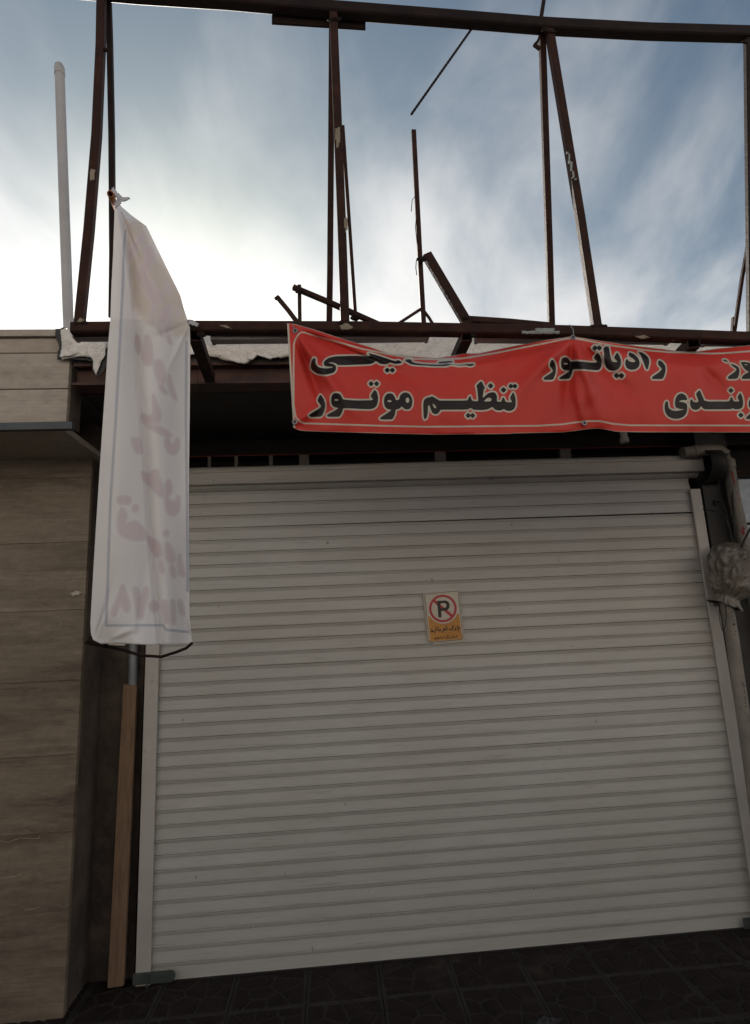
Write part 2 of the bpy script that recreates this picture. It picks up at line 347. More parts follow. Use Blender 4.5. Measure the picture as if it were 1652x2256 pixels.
def clip(poly, nx, ny, d):                    # keep nx*x+ny*y <= d
    o = []
    for i in range(len(poly)):
        a, b = poly[i], poly[(i+1) % len(poly)]
        da, db = nx*a[0]+ny*a[1]-d, nx*b[0]+ny*b[1]-d
        if da <= 0: o.append(a)
        if (da < 0 < db) or (db < 0 < da):
            t = da/(da-db); o.append((a[0]+t*(b[0]-a[0]), a[1]+t*(b[1]-a[1])))
    return o
def inset(poly, e):
    out = poly
    for i in range(len(poly)):
        a, b = poly[i], poly[(i+1) % len(poly)]
        ex, ey = b[0]-a[0], b[1]-a[1]; l = math.hypot(ex, ey)
        if l < 1e-6: continue
        nx, ny = ey/l, -ex/l
        out = clip(out, nx, ny, nx*a[0]+ny*a[1]-e)
        if len(out) < 3: return []
    return out
TP = .347
def tile_mesh(seed):
    rnd = random.Random(seed); s = TP-.004; mb = MB()
    pts = []
    while len(pts) < 11:
        p = (rnd.uniform(.02, s-.02), rnd.uniform(.02, s-.02))
        if all(math.hypot(p[0]-q[0], p[1]-q[1]) > .066 for q in pts): pts.append(p)
    mb.cur = 0; mb.box((0,0,-.02),(s,s,-.004))
    mb.cur = 1
    for i, p in enumerate(pts):
        c = [(.008,.008),(s-.008,.008),(s-.008,s-.008),(.008,s-.008)]
        for j, q in enumerate(pts):
            if i == j: continue
            nx, ny = q[0]-p[0], q[1]-p[1]; c = clip(c, nx, ny, nx*(p[0]+q[0])/2+ny*(p[1]+q[1])/2)
        a = inset(c, .0062); 
        if len(a) < 3: continue
        cxm = sum(v[0] for v in a)/len(a); cym = sum(v[1] for v in a)/len(a)
        top = [(cxm+(v[0]-cxm)*.93, cym+(v[1]-cym)*.93) for v in a]; n = len(a); h = rnd.uniform(.0, .0022)
        mb.add([(v[0],v[1],-.0045) for v in a]+[(v[0],v[1],h) for v in top], [tuple(range(n,2*n))]+[(k,(k+1)%n,n+(k+1)%n,n+k) for k in range(n)])
    me = mb.build('paving_tile', [MAT['grout'], MAT['stone']]); d = me.data; bpy.data.objects.remove(me); return d
TM = [tile_mesh(s) for s in range(6)]
for iy in range(0, 7):
    for ix in range(-8, 12):
        o = bpy.data.objects.new('paving_tile', random.choice(TM)); col.objects.link(o); o.parent = pav
        x0 = .178+ix*TP; y0 = -.29-iy*TP+ (TP if iy == 0 else TP)
        k = random.randrange(4); s = TP-.004
        off = [(0,0),(s,0),(s,s),(0,s)][k]
        o.rotation_euler = (random.uniform(-.004,.004), random.uniform(-.004,.004), k*math.pi/2); o.location = (x0+.002+off[0], y0-TP+.002+off[1]+0.0, random.uniform(-.001,.001))

# ------------------------------------------------------------------ shop building shell
YB = -.70
ROOFZ = 3.04
shop = thing('shop_building', 'flat roofed shop bay with dark recessed soffit and silver foil roof edge', 'building', loc=(0,0,0))
box('wall', (-1.6,.26,0), (7.5,.5,2.85), MAT['void'], shop)                       # back of the bay
box('roof_slab', (-1.16,YB+.06,2.862), (7.5,6.0,2.995), MAT['roofing'], shop)
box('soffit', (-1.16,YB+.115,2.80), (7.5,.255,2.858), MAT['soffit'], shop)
box('transom_wall', (-1.26,.14,2.70), (7.5,.25,2.797), MAT['void'], shop)
mb = MB(); mb.beam([(-1.26,.12,2.695),(2.30,.12,2.695)], .006, .005); mb.build('red_trim', MAT['redline'], shop)
for x, w in ((462,7),(521,7),(597,8),(670,22),(970,24),(1246,26)):
    p = at(x, 1015, .12); ww = w*3.4/FPX
    box('mullion', (p.x-ww/2,.105,2.42), (p.x+ww/2,.14,2.687), MAT['dullgrey'], shop)
# front beam: I section
def ibeam(x0, x1, y, z0, z1, d, tf=.012, tw=.010):
    mb = MB(); mb.box((x0,y-d/2,z0),(x1,y+d/2,z0+tf)); mb.box((x0,y-d/2,z1-tf),(x1,y+d/2,z1)); mb.box((x0,y-tw/2,z0+tf+.0005),(x1,y+tw/2,z1-tf-.0005)); return mb
ibeam(-1.16, 7.5, YB+.055, 2.80, 2.905, .10).build('front_beam', MAT['redbeam'], shop)
box('roof_edge', (-1.16,YB+.012,2.908), (7.5,YB+.058,3.02), MAT['roofing'], shop)
# cement reveal beside the shutter, right pilaster
def rough_wall(name, x0, x1, z0, z1, y, amp, mat, parent, nx=26, nz=130, sd_=0):
    P = np.zeros((nz, nx, 3))
    for i in range(nz):
        for j in range(nx):
            x = x0+(x1-x0)*j/(nx-1); z = z1+(z0-z1)*i/(nz-1)
            P[i,j] = (x, y+amp*noise.fractal(Vector((x*9+sd_, z*7, sd_)), 1, 2, 4), z)
    return grid(name, P, mat, parent)
rough_wall('cement_wall', -1.27, -1.0, -.01, 2.80, .06, .016, MAT['cement'], shop)
mb = MB(); mb.box((-1.022,.03,0),(-1.0,.12,2.5)); mb.build('jamb_angle', MAT['rust_dark'], shop)
box('steel_column', (2.262,-.03,0), (2.43,.16,2.797), MAT['blacksteel'], shop)
mb = MB(); mb.box((2.44,.02,0),(2.50,.10,2.797)); mb.build('steel_angle', MAT['blacksteel'], shop)
p = at(1578, 1107, -.031)
mb = MB(); mb.hollow([(p.x,-.046,p.z),(p.x,-.031,p.z)], .03, .03, .006); mb.build('column_socket', MAT['blacksteel'], shop)
win = MB(); win.box((2.50,.075,.9),(4.6,.085,2.46)); w_ = win.build('window', MAT['glass'], shop)
mb = MB(); mb.box((2.50,.05,2.46),(4.6,.10,2.52)); mb.box((2.50,.05,.84),(4.6,.10,.90)); mb.box((4.6,.05,.84),(4.66,.10,2.52)); mb.beam([(2.50,.066,2.17),(4.6,.066,2.17)], .012, .012); mb.box((3.5,.05,.9),(3.54,.074,2.46)); mb.build('window_frame', MAT['rust_dark'], w_)
box('sill_wall', (2.50,.055,0), (7.5,.14,.84), MAT['cement'], shop)
box('side_wall', (4.66,.055,.845), (7.5,.14,2.797), MAT['cement'], shop)
box('plywood_panel', (2.55,YB+.12,2.77), (4.4,.05,2.798), MAT['plywood'], shop)
box('batten', (2.54,-.38,2.74), (4.4,-.33,2.769), MAT['plywood'], shop)
box('back_wall', (-1.16,5.9,0), (7.5,6.1,2.86), MAT['render'], shop)
box('party_wall', (7.3,.5,0), (7.5,5.9,2.86), MAT['render'], shop)

# silver foil over the roof edge
def foil_strip():
    xs = np.linspace(-1.20, 5.2, 420); T = np.linspace(0, 1, 26); P = np.zeros((len(T), len(xs), 3))
    for j, x in enumerate(xs):
        rag = noise.fractal(Vector((x*6, 3.1, 0)), 1, 2, 5)*.030 + noise.noise(Vector((x*1.7, 9, 0)))*.02
        zb = 2.918 + rag - .075*min(1,max(0,(x-.2)/.3))
        for i, t in enumerate(T):
            if t < .35: y = YB+.16-(.16+.012)*(t/.35); z = ROOFZ-.004+.004*math.sin(t*9)
            else:
                k = (t-.35)/.65; y = YB-.012-.014*math.sin(k*2.5); z = ROOFZ-.006+(zb-ROOFZ)*k
            q = Vector((x*7, y*7, z*11)); w = noise.fractal(q, 1, 2, 5)*.011+noise.ridged_multi_fractal(Vector((x*5,z*8,2)),1,2,4,1,2)*.004
            P[i,j] = (x, y-abs(w)*.8, z+w*.4)
    return grid('roof_membrane', P, MAT['foil'], shop, thick=.004)
foil_strip()
def crumple(name, outline, Y, amp, mat, parent, n=22, back=.0):   # torn hanging piece of sheet, outline in photo units
    xs = [p[0] for p in outline]; ys = [p[1] for p in outline]; mb = MB(); keep = {}
    step_ = max(max(xs)-min(xs), max(ys)-min(ys))/n
    pts = {}
    def inside(x, y):
        c = False
        for i in range(len(outline)):
            x1,y1 = outline[i]; x2,y2 = outline[i-1]
            if (y1 > y) != (y2 > y) and x < (x2-x1)*(y-y1)/(y2-y1)+x1: c = not c
        return c
    nx = int((max(xs)-min(xs))/step_)+2; ny = int((max(ys)-min(ys))/step_)+2
    fs = []
    def vid(i, j):
        if (i,j) not in pts:
            x = min(xs)+i*step_; y = min(ys)+j*step_
            x += noise.noise(Vector((i*.9,j*.9,5)))*step_*.45; y += noise.noise(Vector((i*.9,j*.9,8)))*step_*.45
            p = at(x, y, Y); vo = noise.voronoi(Vector((p.x*24,p.z*24,1)))[0]; w = ((vo[1]-vo[0])*.9+noise.fractal(Vector((p.x*14,p.z*14,1)),1,2,4)*.5)*amp
            pts[(i,j)] = len(mb.v); mb.v.append((p.x, p.y-abs(w)+back*(y-min(ys))/(max(ys)-min(ys)), p.z))
        return pts[(i,j)]
    for i in range(nx):
        for j in range(ny):
            if inside(min(xs)+(i+.5)*step_, min(ys)+(j+.5)*step_): fs.append((vid(i,j),vid(i+1,j),vid(i+1,j+1),vid(i,j+1)))
    mb.f = fs; mb.mi = [0]*len(fs)
    o = mb.build(name, mat, parent, smooth=True); md = o.modifiers.new('thickness','SOLIDIFY'); md.thickness = .003; return o
MAT['tar'] = noisy('black_bitumen', (.020,.018,.017), (.012,.011,.011), 12, .5, bmp=.5)
crumple('bitumen_edge', [(122,726),(142,722),(140,745),(134,768),(136,788),(126,790),(130,760),(122,740)], YB-.022, .008, MAT['tar'], shop, n=26)
crumple('bitumen_edge', [(126,780),(160,782),(206,788),(206,796),(158,792),(126,791)], YB-.020, .008, MAT['tar'], shop, n=40)
crumple('bitumen_edge', [(214,775),(240,765),(240,800),(226,822),(212,834),(204,815),(216,800)], YB-.038, .010, MAT['tar'], shop, n=26)
crumple('roof_membrane_flap', [(134,728),(144,724),(158,727),(163,738),(160,748),(205,752),(222,754),(222,768),(205,786),(184,776),(160,782),(154,785),(132,786),(137,760)], YB-.032, .012, MAT['foil'], shop, n=46)
crumple('roof_membrane_flap', [(194,752),(232,750),(232,780),(222,800),(212,826),(205,812),(206,795),(192,778)], YB-.048, .014, MAT['foil'], shop, n=40)
crumple('roof_membrane_flap', [(545,774),(556,756),(572,764),(600,772),(612,786),(596,792),(566,782),(556,792),(545,793)], YB-.03, .012, MAT['foil'], shop, n=46)

# ------------------------------------------------------------------ left neighbour, travertine
nb = thing('stone_building', 'travertine clad building with stained pillar and cream stone parapet beside the shutter', 'building')
YP = -.22; PX = -1.247
courses = [-.02]
for y in (2010, 1836, 1666, 1502, 1346, 1196, 1053): courses.append(at(100, y, YP).z)
ztop = at(100, 1000, YP).z; courses.append(ztop)
for a, b in zip(courses[:-1], courses[1:]):
    for x0, x1 in ((-2.6,-1.962),(-1.96,PX)):
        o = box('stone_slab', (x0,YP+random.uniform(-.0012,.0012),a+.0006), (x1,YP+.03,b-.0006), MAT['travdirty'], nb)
        bv = o.modifiers.new('bevel','BEVEL'); bv.width = .0015; bv.segments = 2
box('pillar_core', (-2.6,YP+.031,-.02), (PX-.006,.5,ztop+.3), MAT['cement'], nb)
box('flank_wall', (-4.4,YP+.6,-.02), (-2.605,.9,2.9), MAT['render'], nb)
zp0 = at(60, 931, YB).z; zp1 = at(60, 745, YB).z
xr = at(150, 850, YB).x; xr2 = at(143, 850, YB).x
pz = [zp0, at(60, 857, YB).z, at(60, 778, YB).z, zp1]
for a, b in zip(pz[:-1], pz[1:]):
    for x0, x1 in ((-4.4,-2.552),(-2.55,xr)):
        o = box('stone_slab', (x0,YB+random.uniform(-.002,.002),a+.0015), (x1,YB+.03,b-.0015), MAT['trav'], nb)
        bv = o.modifiers.new('bevel','BEVEL'); bv.width = .003; bv.segments = 2
box('coping', (-4.4,YB-.018,zp1+.002), (xr-.03,YB+.20,zp1+.034), MAT['trav'], nb)
box('parapet_core', (-4.4,YB+.031,zp0+.002), (xr-.008,YB+.16,zp1), MAT['cement'], nb)
MAT['strip'] = noisy('blue_grey_strip', (.075,.085,.10), (.05,.058,.07), 8, .6)
box('metal_strip', (-4.4,YB-.006,zp0-.034), (xr+.03,YB+.024,zp0-.001), MAT['strip'], nb)
box('soffit', (-4.4,YB+.028,zp0-.03), (xr-.02,YP+.4,zp0-.002), MAT['trav'], nb)
box('roof_slab', (-4.4,YB+.165,2.80), (-1.18,6,2.93), MAT['roofing'], nb)
rough_wall('broken_render', -1.32, -1.02, 2.30, 2.80, -.06, .05, MAT['cement'], nb, 30, 50, 3)
box('back_wall', (-4.4,5.9,-.02), (-1.18,6.1,2.8), MAT['render'], nb)
MAT['filler'] = noisy('pale_crack_filler', (.34,.29,.23), (.26,.215,.17), 20, .8)
for k, cr in enumerate(([(118,1139),(190,1138),(260,1139),(330,1137),(355,1140)], [(-40,1176),(0,1179),(35,1181),(62,1180),(66,1184),(160,1180),(230,1173),(300,1178),(348,1172)], [(-30,1262),(0,1260),(60,1262),(120,1265),(180,1261),(250,1262)], [(250,1095),(285,1080),(300,1062),(320,1055),(350,1050)], [(130,1330),(165,1334),(190,1340),(215,1333)], [(-20,1850),(30,1856),(80,1846),(150,1848),(160,1840)], [(0,1935),(60,1930),(90,1922),(150,1915)], [(95,2005),(140,2002),(160,1997)])):
    q = []
    for a_, b_ in zip(cr[:-1], cr[1:]):
        for i in range(8):
            t_ = i/8; q.append((.56*(a_[0]+(b_[0]-a_[0])*t_), a_[1]+(b_[1]-a_[1])*t_+2.2*noise.noise(Vector((a_[0]*.05+t_*4, k, 0)))))
    p_ = [at(x, y, YP-.0005) for x, y in q]; p_ = [v for v in p_ if v.x < PX-.004]
    if len(p_) > 3: MB().sweep(p_, [(-.0022,-.0016),(.0022,-.0016),(.0014,.0016),(-.0014,.0016)], None, True, [.5+.9*abs(noise.noise(Vector((i*.35,k,2)))) for i in range(len(p_))]).build('crack_filler', MAT['filler'], nb)
# pale smear of paint / paper on the pillar
o = crumple('paper_scrap', [(155,1308),(166,1302),(179,1304),(176,1310),(160,1314)], YP-.004, .002, MAT['signback'], None, n=10)
tag(o, 'small pale paper scrap stuck on the stained stone pillar', 'paper')

# ------------------------------------------------------------------ roller shutter
sh = thing('roller_shutter', 'cream painted metal roller shutter closed across the shop front', 'shutter', loc=(0,0,0))
PITCHZ = .0696; X0, X1 = -.948, 2.197
prof = [(1.0,.012),(.968,.010),(.964,-.0070),(.940,-.0078),(.905,-.0072),(.73,-.0018),(.71,-.0017),(.36,-.0042),(.05,-.0072),(.008,-.0070),(0.0,.012)]
def slat_mesh(x0, x1, sd_=0):
    mb = MB(); n = len(prof); ns = 64; vs = []; fs = []; rnd = random.Random(sd_)
    dn = [(rnd.uniform(x0, x1), rnd.uniform(.15,.9), rnd.uniform(.02,.07), rnd.uniform(.0010,.0034)) for _ in range(rnd.randrange(2,6))]
    for k in range(ns):
        x = x0+(x1-x0)*k/(ns-1)
        vs += [(x, y+.0011*noise.noise(Vector((x*1.6,sd_*3.1,q)))+sum(a*math.exp(-((x-dx_)/w)**2-((q-dq)/.30)**2) for dx_, dq, w, a in dn), q*PITCHZ+.0006*noise.noise(Vector((x*1.1,sd_*2.3,4)))) for q, y in prof]
    for k in range(ns-1):
        for j in range(n-1): fs.append((k*n+j, k*n+j+1, (k+1)*n+j+1, (k+1)*n+j))
    mb.add(vs, fs); o = mb.build('slat', MAT['shutter'], None, smooth=True); d = o.data; d.set_sharp_from_angle(angle=R(14)); bpy.data.objects.remove(o)
    # facing the street
    d.update(); 
    if sum(p.normal.y for p in d.polygons) > 0: d.flip_normals()
    return d
SM = [slat_mesh(0, X1-X0, k) for k in range(12)]
GAPK = 32
for k in range(35):
    o = bpy.data.objects.new('slat', SM[(k*5+k//12) % 12]); col.objects.link(o); o.parent = sh
    z = .0075+k*PITCHZ
    o.location = (X0, random.uniform(-.0012,.0012), z+random.uniform(-.0003,.0003)); o.rotation_euler = (random.uniform(-.007,.007), random.uniform(-.0002,.0002), random.uniform(-.0004,.0004))
    if k >= GAPK: o.rotation_euler[1] = -.0022
box('bottom_rail', (X0,-.010,-.004), (X1,.012,.0085), MAT['guide'], sh)
box('dark_bottom_strip', (X0+.002,-.020,-.012), (X1-.002,-.0105,.0065), MAT['black'], sh)  # black strip added for a clean dark line along the bottom edge
box('backing', (X0-.03,.03,0), (X1+.03,.06,2.43), MAT['void'], sh)  # near-black plate added behind the slats to block light
# hood: flat front plate and curved roll above
zl = .0075+35*PITCHZ; xe = at(1551, 1040, -.04).x
mb = MB(); vs = []; pr = [(.012,zl+.004),(-.016,zl+.020),(-.020,zl+.030),(-.045,zl+.034),(-.048,zl+.040),(-.048,zl+.100),(-.053,zl+.103),(-.053,zl+.110),(-.047,zl+.113)]
for a in range(0, 100, 9): pr.append((.045-.092*math.cos(R(a)), zl+.113+.040*math.sin(R(a))))
n = len(pr); fs = []
for k, x in enumerate((-1.02, .2, 1.2, xe)):
    vs += [(x, y, z+.008*(k/3)) for y, z in pr]
for k in range(3):
    for j in range(n-1): fs.append((k*n+j,(k+1)*n+j,(k+1)*n+j+1,k*n+j+1))
mb.add(vs, fs); hood = mb.build('roll_cover', MAT['shutter'], sh, smooth=True)
# round end bracket (dark)
c0 = at(1553, 1030, -.02); mb = MB(); pts = []
ring = [(c0.y+.015-.150*math.cos(R(a)), c0.z+.0+.115*math.sin(R(a))) for a in range(-75, 110, 8)]
n = len(ring); xa, xb = c0.x-.045, c0.x+.055
vs = [(xb,y,z) for y, z in ring]+[(xa,y,z) for y, z in ring]
mb.add(vs, [(k,k+1,n+k+1,n+k) for k in range(n-1)]+[tuple(range(n))])
e = mb.build('end_bracket', MAT['blacksteel'], sh, smooth=True); md = e.modifiers.new('thickness','SOLIDIFY'); md.thickness = .006
# guides
def guide(x0, x1, z1, taper=0.0):
    mb = MB(); mb.box((x0,-.030,0),(x1,-.014,z1)); mb.box((x0 if x0 < 0 else x1-.012,-.0135,0),(x0+.012 if x0 < 0 else x1,.045,z1)); 
    o = mb.build('guide_rail', MAT['guide'], sh); bv = o.modifiers.new('bevel','BEVEL'); bv.width = .003; bv.segments = 2; return o
guide(-.998,-.928, 2.40); guide(2.184,2.248, at(1520,1078,-.02).z)
# floor latches
for (x, sgn) in ((-.93,1),(2.16,-1)):
    mb = MB(); mb.box((x-.075 if sgn > 0 else x-.06,-.046,.015),(x+.10,-.036,.062)); mb.tube([(x+.10,-.0475,.0385),(x+.10,-.0345,.0385)], .0235, 16)
    mb.tube([(x-.005+k*.0,-.054,.004+q*.06) for k, q in ((0,0),(0,.5),(0,1))], .004, 8); mb.tube([(x+.05,-.05,.038),(x+.05,-.036,.038)], .010, 10)
    o = mb.build('floor_latch', MAT['lock'], sh)

# ------------------------------------------------------------------ steel sign frame
YF = -1.20
fr = thing('sign_frame', 'rusty brown welded steel sign frame rising above the shop roof edge', 'sign frame')
def P_(pts, Y): return [at(x, y, Y if not isinstance(Y, (list,tuple)) else Y[i]) for i, (x, y) in enumerate(pts)]
def bar(name, pts, wpx, Y=YF, mat='rust', dep=None, parent=fr, y2=None):
    n = len(pts); Ys = [Y+(y2-Y)*k/(n-1) for k in range(n)] if y2 is not None else [Y]*n
    p = P_(pts, Ys); dist = (p[0]-CAM).dot(F); dist2 = (p[-1]-CAM).dot(F); w = wpx*(dist+dist2)/2/FPX
    t = p[-1]-p[0]; up = Vector((0,1,0))
    return MB().beam(p, w, dep or w, up).build(name, MAT[mat], parent)
# crossbar (channel: web + two lips) -----
def channel(name, pts, h, d, Y, mat):
    p = P_(pts, Y); mb = MB(); up = Vector((0,0,1))
    mb.beam(p, .006, h, up, .001)
    for s in (1,-1): mb.beam([q+Vector((0,d/2+.0035,s*(h/2-.003))) for q in p], d, .006, up, .001)
    return mb.build(name, MAT[mat], fr)
p0 = P_([(160,726),(420,723),(800,724),(1240,732),(1700,748),(2300,770)], YF)
MB().beam([(q.x,q.y,q.z) for q in p0], .046, .045, Vector((0,0,1)), .006).build('crossbar', MAT['rust'], fr)
bar('top_beam', [(120,-28),(300,-12),(500,1),(736,22),(1000,42),(1200,58),(1430,70),(1652,76),(2250,80)], 27.5, YF, 'rust_dark', .05)
bar('splice_plate', [(599,43),(805,56)], 23, YF+.035, 'rust_dark', .012)
bar('post', [(224,-25),(222,100),(213,300),(196,510),(175,716)], 18.5, YF, 'rust')
bar('strut', [(238,-25),(242,100),(246,300),(248,560),(246,700)], 12, YF+.02, 'rust_dark', None, fr, YF+.30)
bar('strut', [(731,62),(729,350),(727,600),(725,735)], 13, YF+.03, 'rust', None, fr, YF+.32)
bar('post', [(734,28),(743,250),(752,480),(760,712)], 18.5, YF, 'rust')
bar('strut', [(755,278),(770,500),(784,712),(786,760)], 7.5, YF+.12, 'rust', None, fr, YF+.34)
bar('strut', [(1194,72),(1203,350),(1210,560),(1215,735)], 13.5, YF+.03, 'rust', None, fr, YF+.34)
bar('post', [(1208,55),(1240,250),(1278,480),(1315,726)], 17.5, YF, 'rust')
bar('post', [(1646,78),(1649,300),(1652,520),(1654,745)], 13, YF, 'rust_dark')
bar('strut', [(1653,512),(1635,610),(1617,735)], 7, YF+.05, 'rust', None, fr, YF+.3)
bar('strut', [(1617,700),(1614,760)], 9, YF+.29, 'rust', None, fr, YF+.3)
bar('stub', [(1200,-14),(1190,50)], 8, YF+.03, 'rust_dark')
bar('hook', [(1190,78),(1184,92),(1178,98)], 5, YF+.02, 'rust'); bar('hook', [(1176,98),(1189,108)], 7, YF+.02, 'rust')
# rebar with ribs
pb = P_([(1040,62),(906,252)], [YF+.03, YF-.05]); mb = MB(); npt = 61; sc = []
pl = [pb[0].lerp(pb[1], k/(npt-1)) for k in range(npt)]; sc = [1.0 if k % 2 else .80 for k in range(npt)]
mb.tube(pl, .0058, 10, True, sc); mb.build('reinforcing_bar', MAT['rust_dark'], fr)
bar('upright', [(911,289),(918,430),(926,590),(934,735)], 10.5, YF+.06, 'rust')
bar('brace', [(940,562),(986,640),(1031,716)], 21, YF+.04, 'rust', .03)
bar('plank_plate', [(1030,705),(1120,711),(1216,720)], 14, YF+.05, 'rust', .03)
bar('brace', [(930,679),(876,714),(858,726)], 5.5, YF+.06, 'rust'); bar('brace', [(930,680),(945,700),(962,728)], 5.5, YF+.055, 'rust')
bar('arm', [(646,633),(720,664),(800,700),(850,722)], 11, YF+.07, 'rust')
bar('arm_post', [(659.5,629),(660,680),(661,730)], 8, YF+.05, 'rust')
bar('arm', [(611,655),(635,684),(664,722)], 9, YF+.05, 'rust'); bar('hook', [(614,653),(606,659)], 6, YF+.05, 'rust')
# brackets back to the front beam (open square tubes)
for (x0, y0, x1, y1, w) in ((430,737,462,832,26),(1028,738,990,822,24),(1528,752,1462,822,26)):
    a = at(x0, y0, YF-.015); b = at(x1, y1, YB-.02); w_ = w*(a-CAM).dot(F)/FPX
    b = Vector((b.x, YB-.012, b.z)); a.z -= .004
    MB().hollow([a, b], w_, w_*.92, .004, Vector((0,0,1))).build('bracket', MAT['rust'], fr)
bar('bracket_bolt', [(1508,740),(1522,742)], 11, YF-.01, 'rust_dark')

MAT['putty'] = noisy('old_beige_paint', (.30,.25,.19), (.20,.16,.12), 18, .8)
MAT['bluepaint'] = noisy('old_pale_blue_paint', (.30,.34,.34), (.22,.22,.20), 22, .7)
for ol, yy, mm in (([(748,719),(758,712),(766,713),(780,722),(768,726),(752,726)],YF-.0245,'putty'),([(738,284),(749,280),(751,300),(747,320),(741,326),(739,305)],YF-.0185,'putty'),([(199,372),(209,374),(207,396),(198,398)],YF-.0185,'putty'),([(758,480),(764,478),(766,500),(760,518)],YF-.0185,'putty'),([(176,700),(184,704),(180,712),(170,708)],YF-.019,'putty'),([(1144,727),(1180,726),(1210,723),(1240,731),(1225,735),(1180,734),(1150,732)],YF-.0245,'bluepaint'),([(1248,330),(1255,340),(1262,372),(1268,398),(1262,392),(1254,356)],YF-.0185,'bluepaint'),([(482,716),(498,716),(510,724),(498,723)],YF-.0245,'putty'),([(1400,741),(1420,738),(1432,744),(1412,746)],YF-.0245,'putty')):
    crumple('paint_patch', ol, yy, .001, MAT[mm], fr, n=16)
def weld(x, y, Y, r=.008, ln=2.4, seed=0):
    bm_ = bmesh.new(); bmesh.ops.create_icosphere(bm_, subdivisions=3, radius=1); c_ = at(x, y, Y)
    for v_ in bm_.verts: v_.co = c_+Vector((v_.co.x*r*ln, v_.co.y*r*.8, v_.co.z*r))*(1+.5*noise.noise(v_.co*2.2+Vector((seed,1,2))))
    me_ = bpy.data.meshes.new('weld_bead'); bm_.to_mesh(me_); bm_.free(); me_.materials.append(MAT['rust_dark']); o_ = bpy.data.objects.new('weld_bead', me_); col.objects.link(o_); o_.parent = fr
for k, (x, y, Y_) in enumerate(((170,714,YF-.02),(186,713,YF-.02),(751,713,YF-.018),(772,713,YF-.018),(1306,720,YF-.018),(1327,720,YF-.016),(727,44,YF-.02),(742,42,YF-.02),(1200,66,YF-.022),(1217,70,YF-.02),(1640,92,YF-.02),(930,571,YF+.03),(1026,700,YF+.02),(660,642,YF+.03),(443,737,YF-.02),(1042,740,YF-.02),(231,110,YF-.01),(784,700,YF+.2))): weld(x, y, Y_, .007+.003*(k%3)*.6, 1.6+.5*(k%2), k)
# fluorescent battens slung under the crossbar
def batten(x0, x1, ya0, ya1, h, label):
    a, b = at(x0, ya0, YF+.05), at(x1, ya1, YF+.05); dist = (a-CAM).dot(F); hh = h*dist/FPX
    root = thing('light_batten', label, 'light fitting', 'light battens under the frame', loc=(a+b)/2)
    o = MB().beam([a-root.location, b-root.location], .045, hh, Vector((0,0,1)), .003).build('housing', MAT['lightgrey'], root)
    for s in (a, b):
        t = (b-a).normalized()*( .012 if s is a else -.012)
        MB().beam([s-root.location+t*.0, s-root.location+t], .049, hh+.005, Vector((0,0,1)), .002).build('end_cap', MAT['lightgrey'], root)
    c = a.lerp(b, .16)-root.location; MB().box((c.x-.02,-.030,c.z-.006),(c.x+.02,-.0235,c.z+.006)).build('clip', MAT['galv'], root)
batten(466, 943, 747, 743, 14, 'long pale grey light batten above the left end of the red banner')
batten(1047, 1474, 744, 748, 16, 'long pale grey light batten above the middle of the red banner')
batten(1550, 2000, 752, 757, 14, 'pale grey light batten at the right edge above the red banner')
batten(165, 420, 742, 741, 13, 'pale grey light batten behind the top of the white banner')

# ------------------------------------------------------------------ signed distance tools (photo units)
def sd_poly(px, py, poly):
    P = np.asarray(poly, float); d2 = np.full(px.shape, 1e12); ins = np.zeros(px.shape, bool)
    for i in range(len(P)):
        a = P[i-1]; b = P[i]; e = b-a; l = e@e
        if l < 1e-9: continue
        wx, wy = px-a[0], py-a[1]; t = np.clip((wx*e[0]+wy*e[1])/l, 0, 1)
        d2 = np.minimum(d2, (wx-t*e[0])**2+(wy-t*e[1])**2)
        if a[1] != b[1]:
            c = ((a[1] > py) != (b[1] > py)) & (px < (b[0]-a[0])*(py-a[1])/(b[1]-a[1])+a[0]); ins ^= c
    return np.where(ins, -1, 1)*np.sqrt(d2)
def sd_line(px, py, pts):
    d2 = np.full(px.shape, 1e12); P = np.asarray(pts, float)
    for a, b in zip(P[:-1], P[1:]):
        e = b-a; l = max(e@e, 1e-9); wx, wy = px-a[0], py-a[1]; t = np.clip((wx*e[0]+wy*e[1])/l, 0, 1)
        d2 = np.minimum(d2, (wx-t*e[0])**2+(wy-t*e[1])**2)
    return np.sqrt(d2)
def local(fn, px, py, pts, acc, pad=14):
    P = np.asarray(pts, float); mk = (px > P[:,0].min()-pad) & (px < P[:,0].max()+pad) & (py > P[:,1].min()-pad) & (py < P[:,1].max()+pad)
    if mk.any(): acc[mk] = np.minimum(acc[mk], fn(px[mk], py[mk], pts))
def cv(pts, ox, oy, s): return [((ox+s*x)/1.816, (oy+s*y)/1.816) for x, y in pts]
def chaikin(p, q=.22):
    o = []
    for i in range(len(p)):
        a = p[i]; b = p[(i+1) % len(p)]
        o += [(a[0]+(b[0]-a[0])*q, a[1]+(b[1]-a[1])*q), (a[0]+(b[0]-a[0])*(1-q), a[1]+(b[1]-a[1])*(1-q))]
    return o
def ell(cx, cy, rx, ry, n=14): return [(cx+rx*math.cos(6.2832*k/n), cy+ry*math.sin(6.2832*k/n)) for k in range(n)]
def dia(cx, cy, r): return [(cx-r,cy),(cx,cy-r),(cx+r,cy),(cx,cy+r)]
CA = (1200,1420,.30266); CB = (1650,1500,.28450); C4 = (1150,1280,.33293); C5 = (1650,1280,.33293); C6 = (2150,1330,.33293); C7 = (2600,1350,.24213)
GL = []   # (crop, outer, holes)
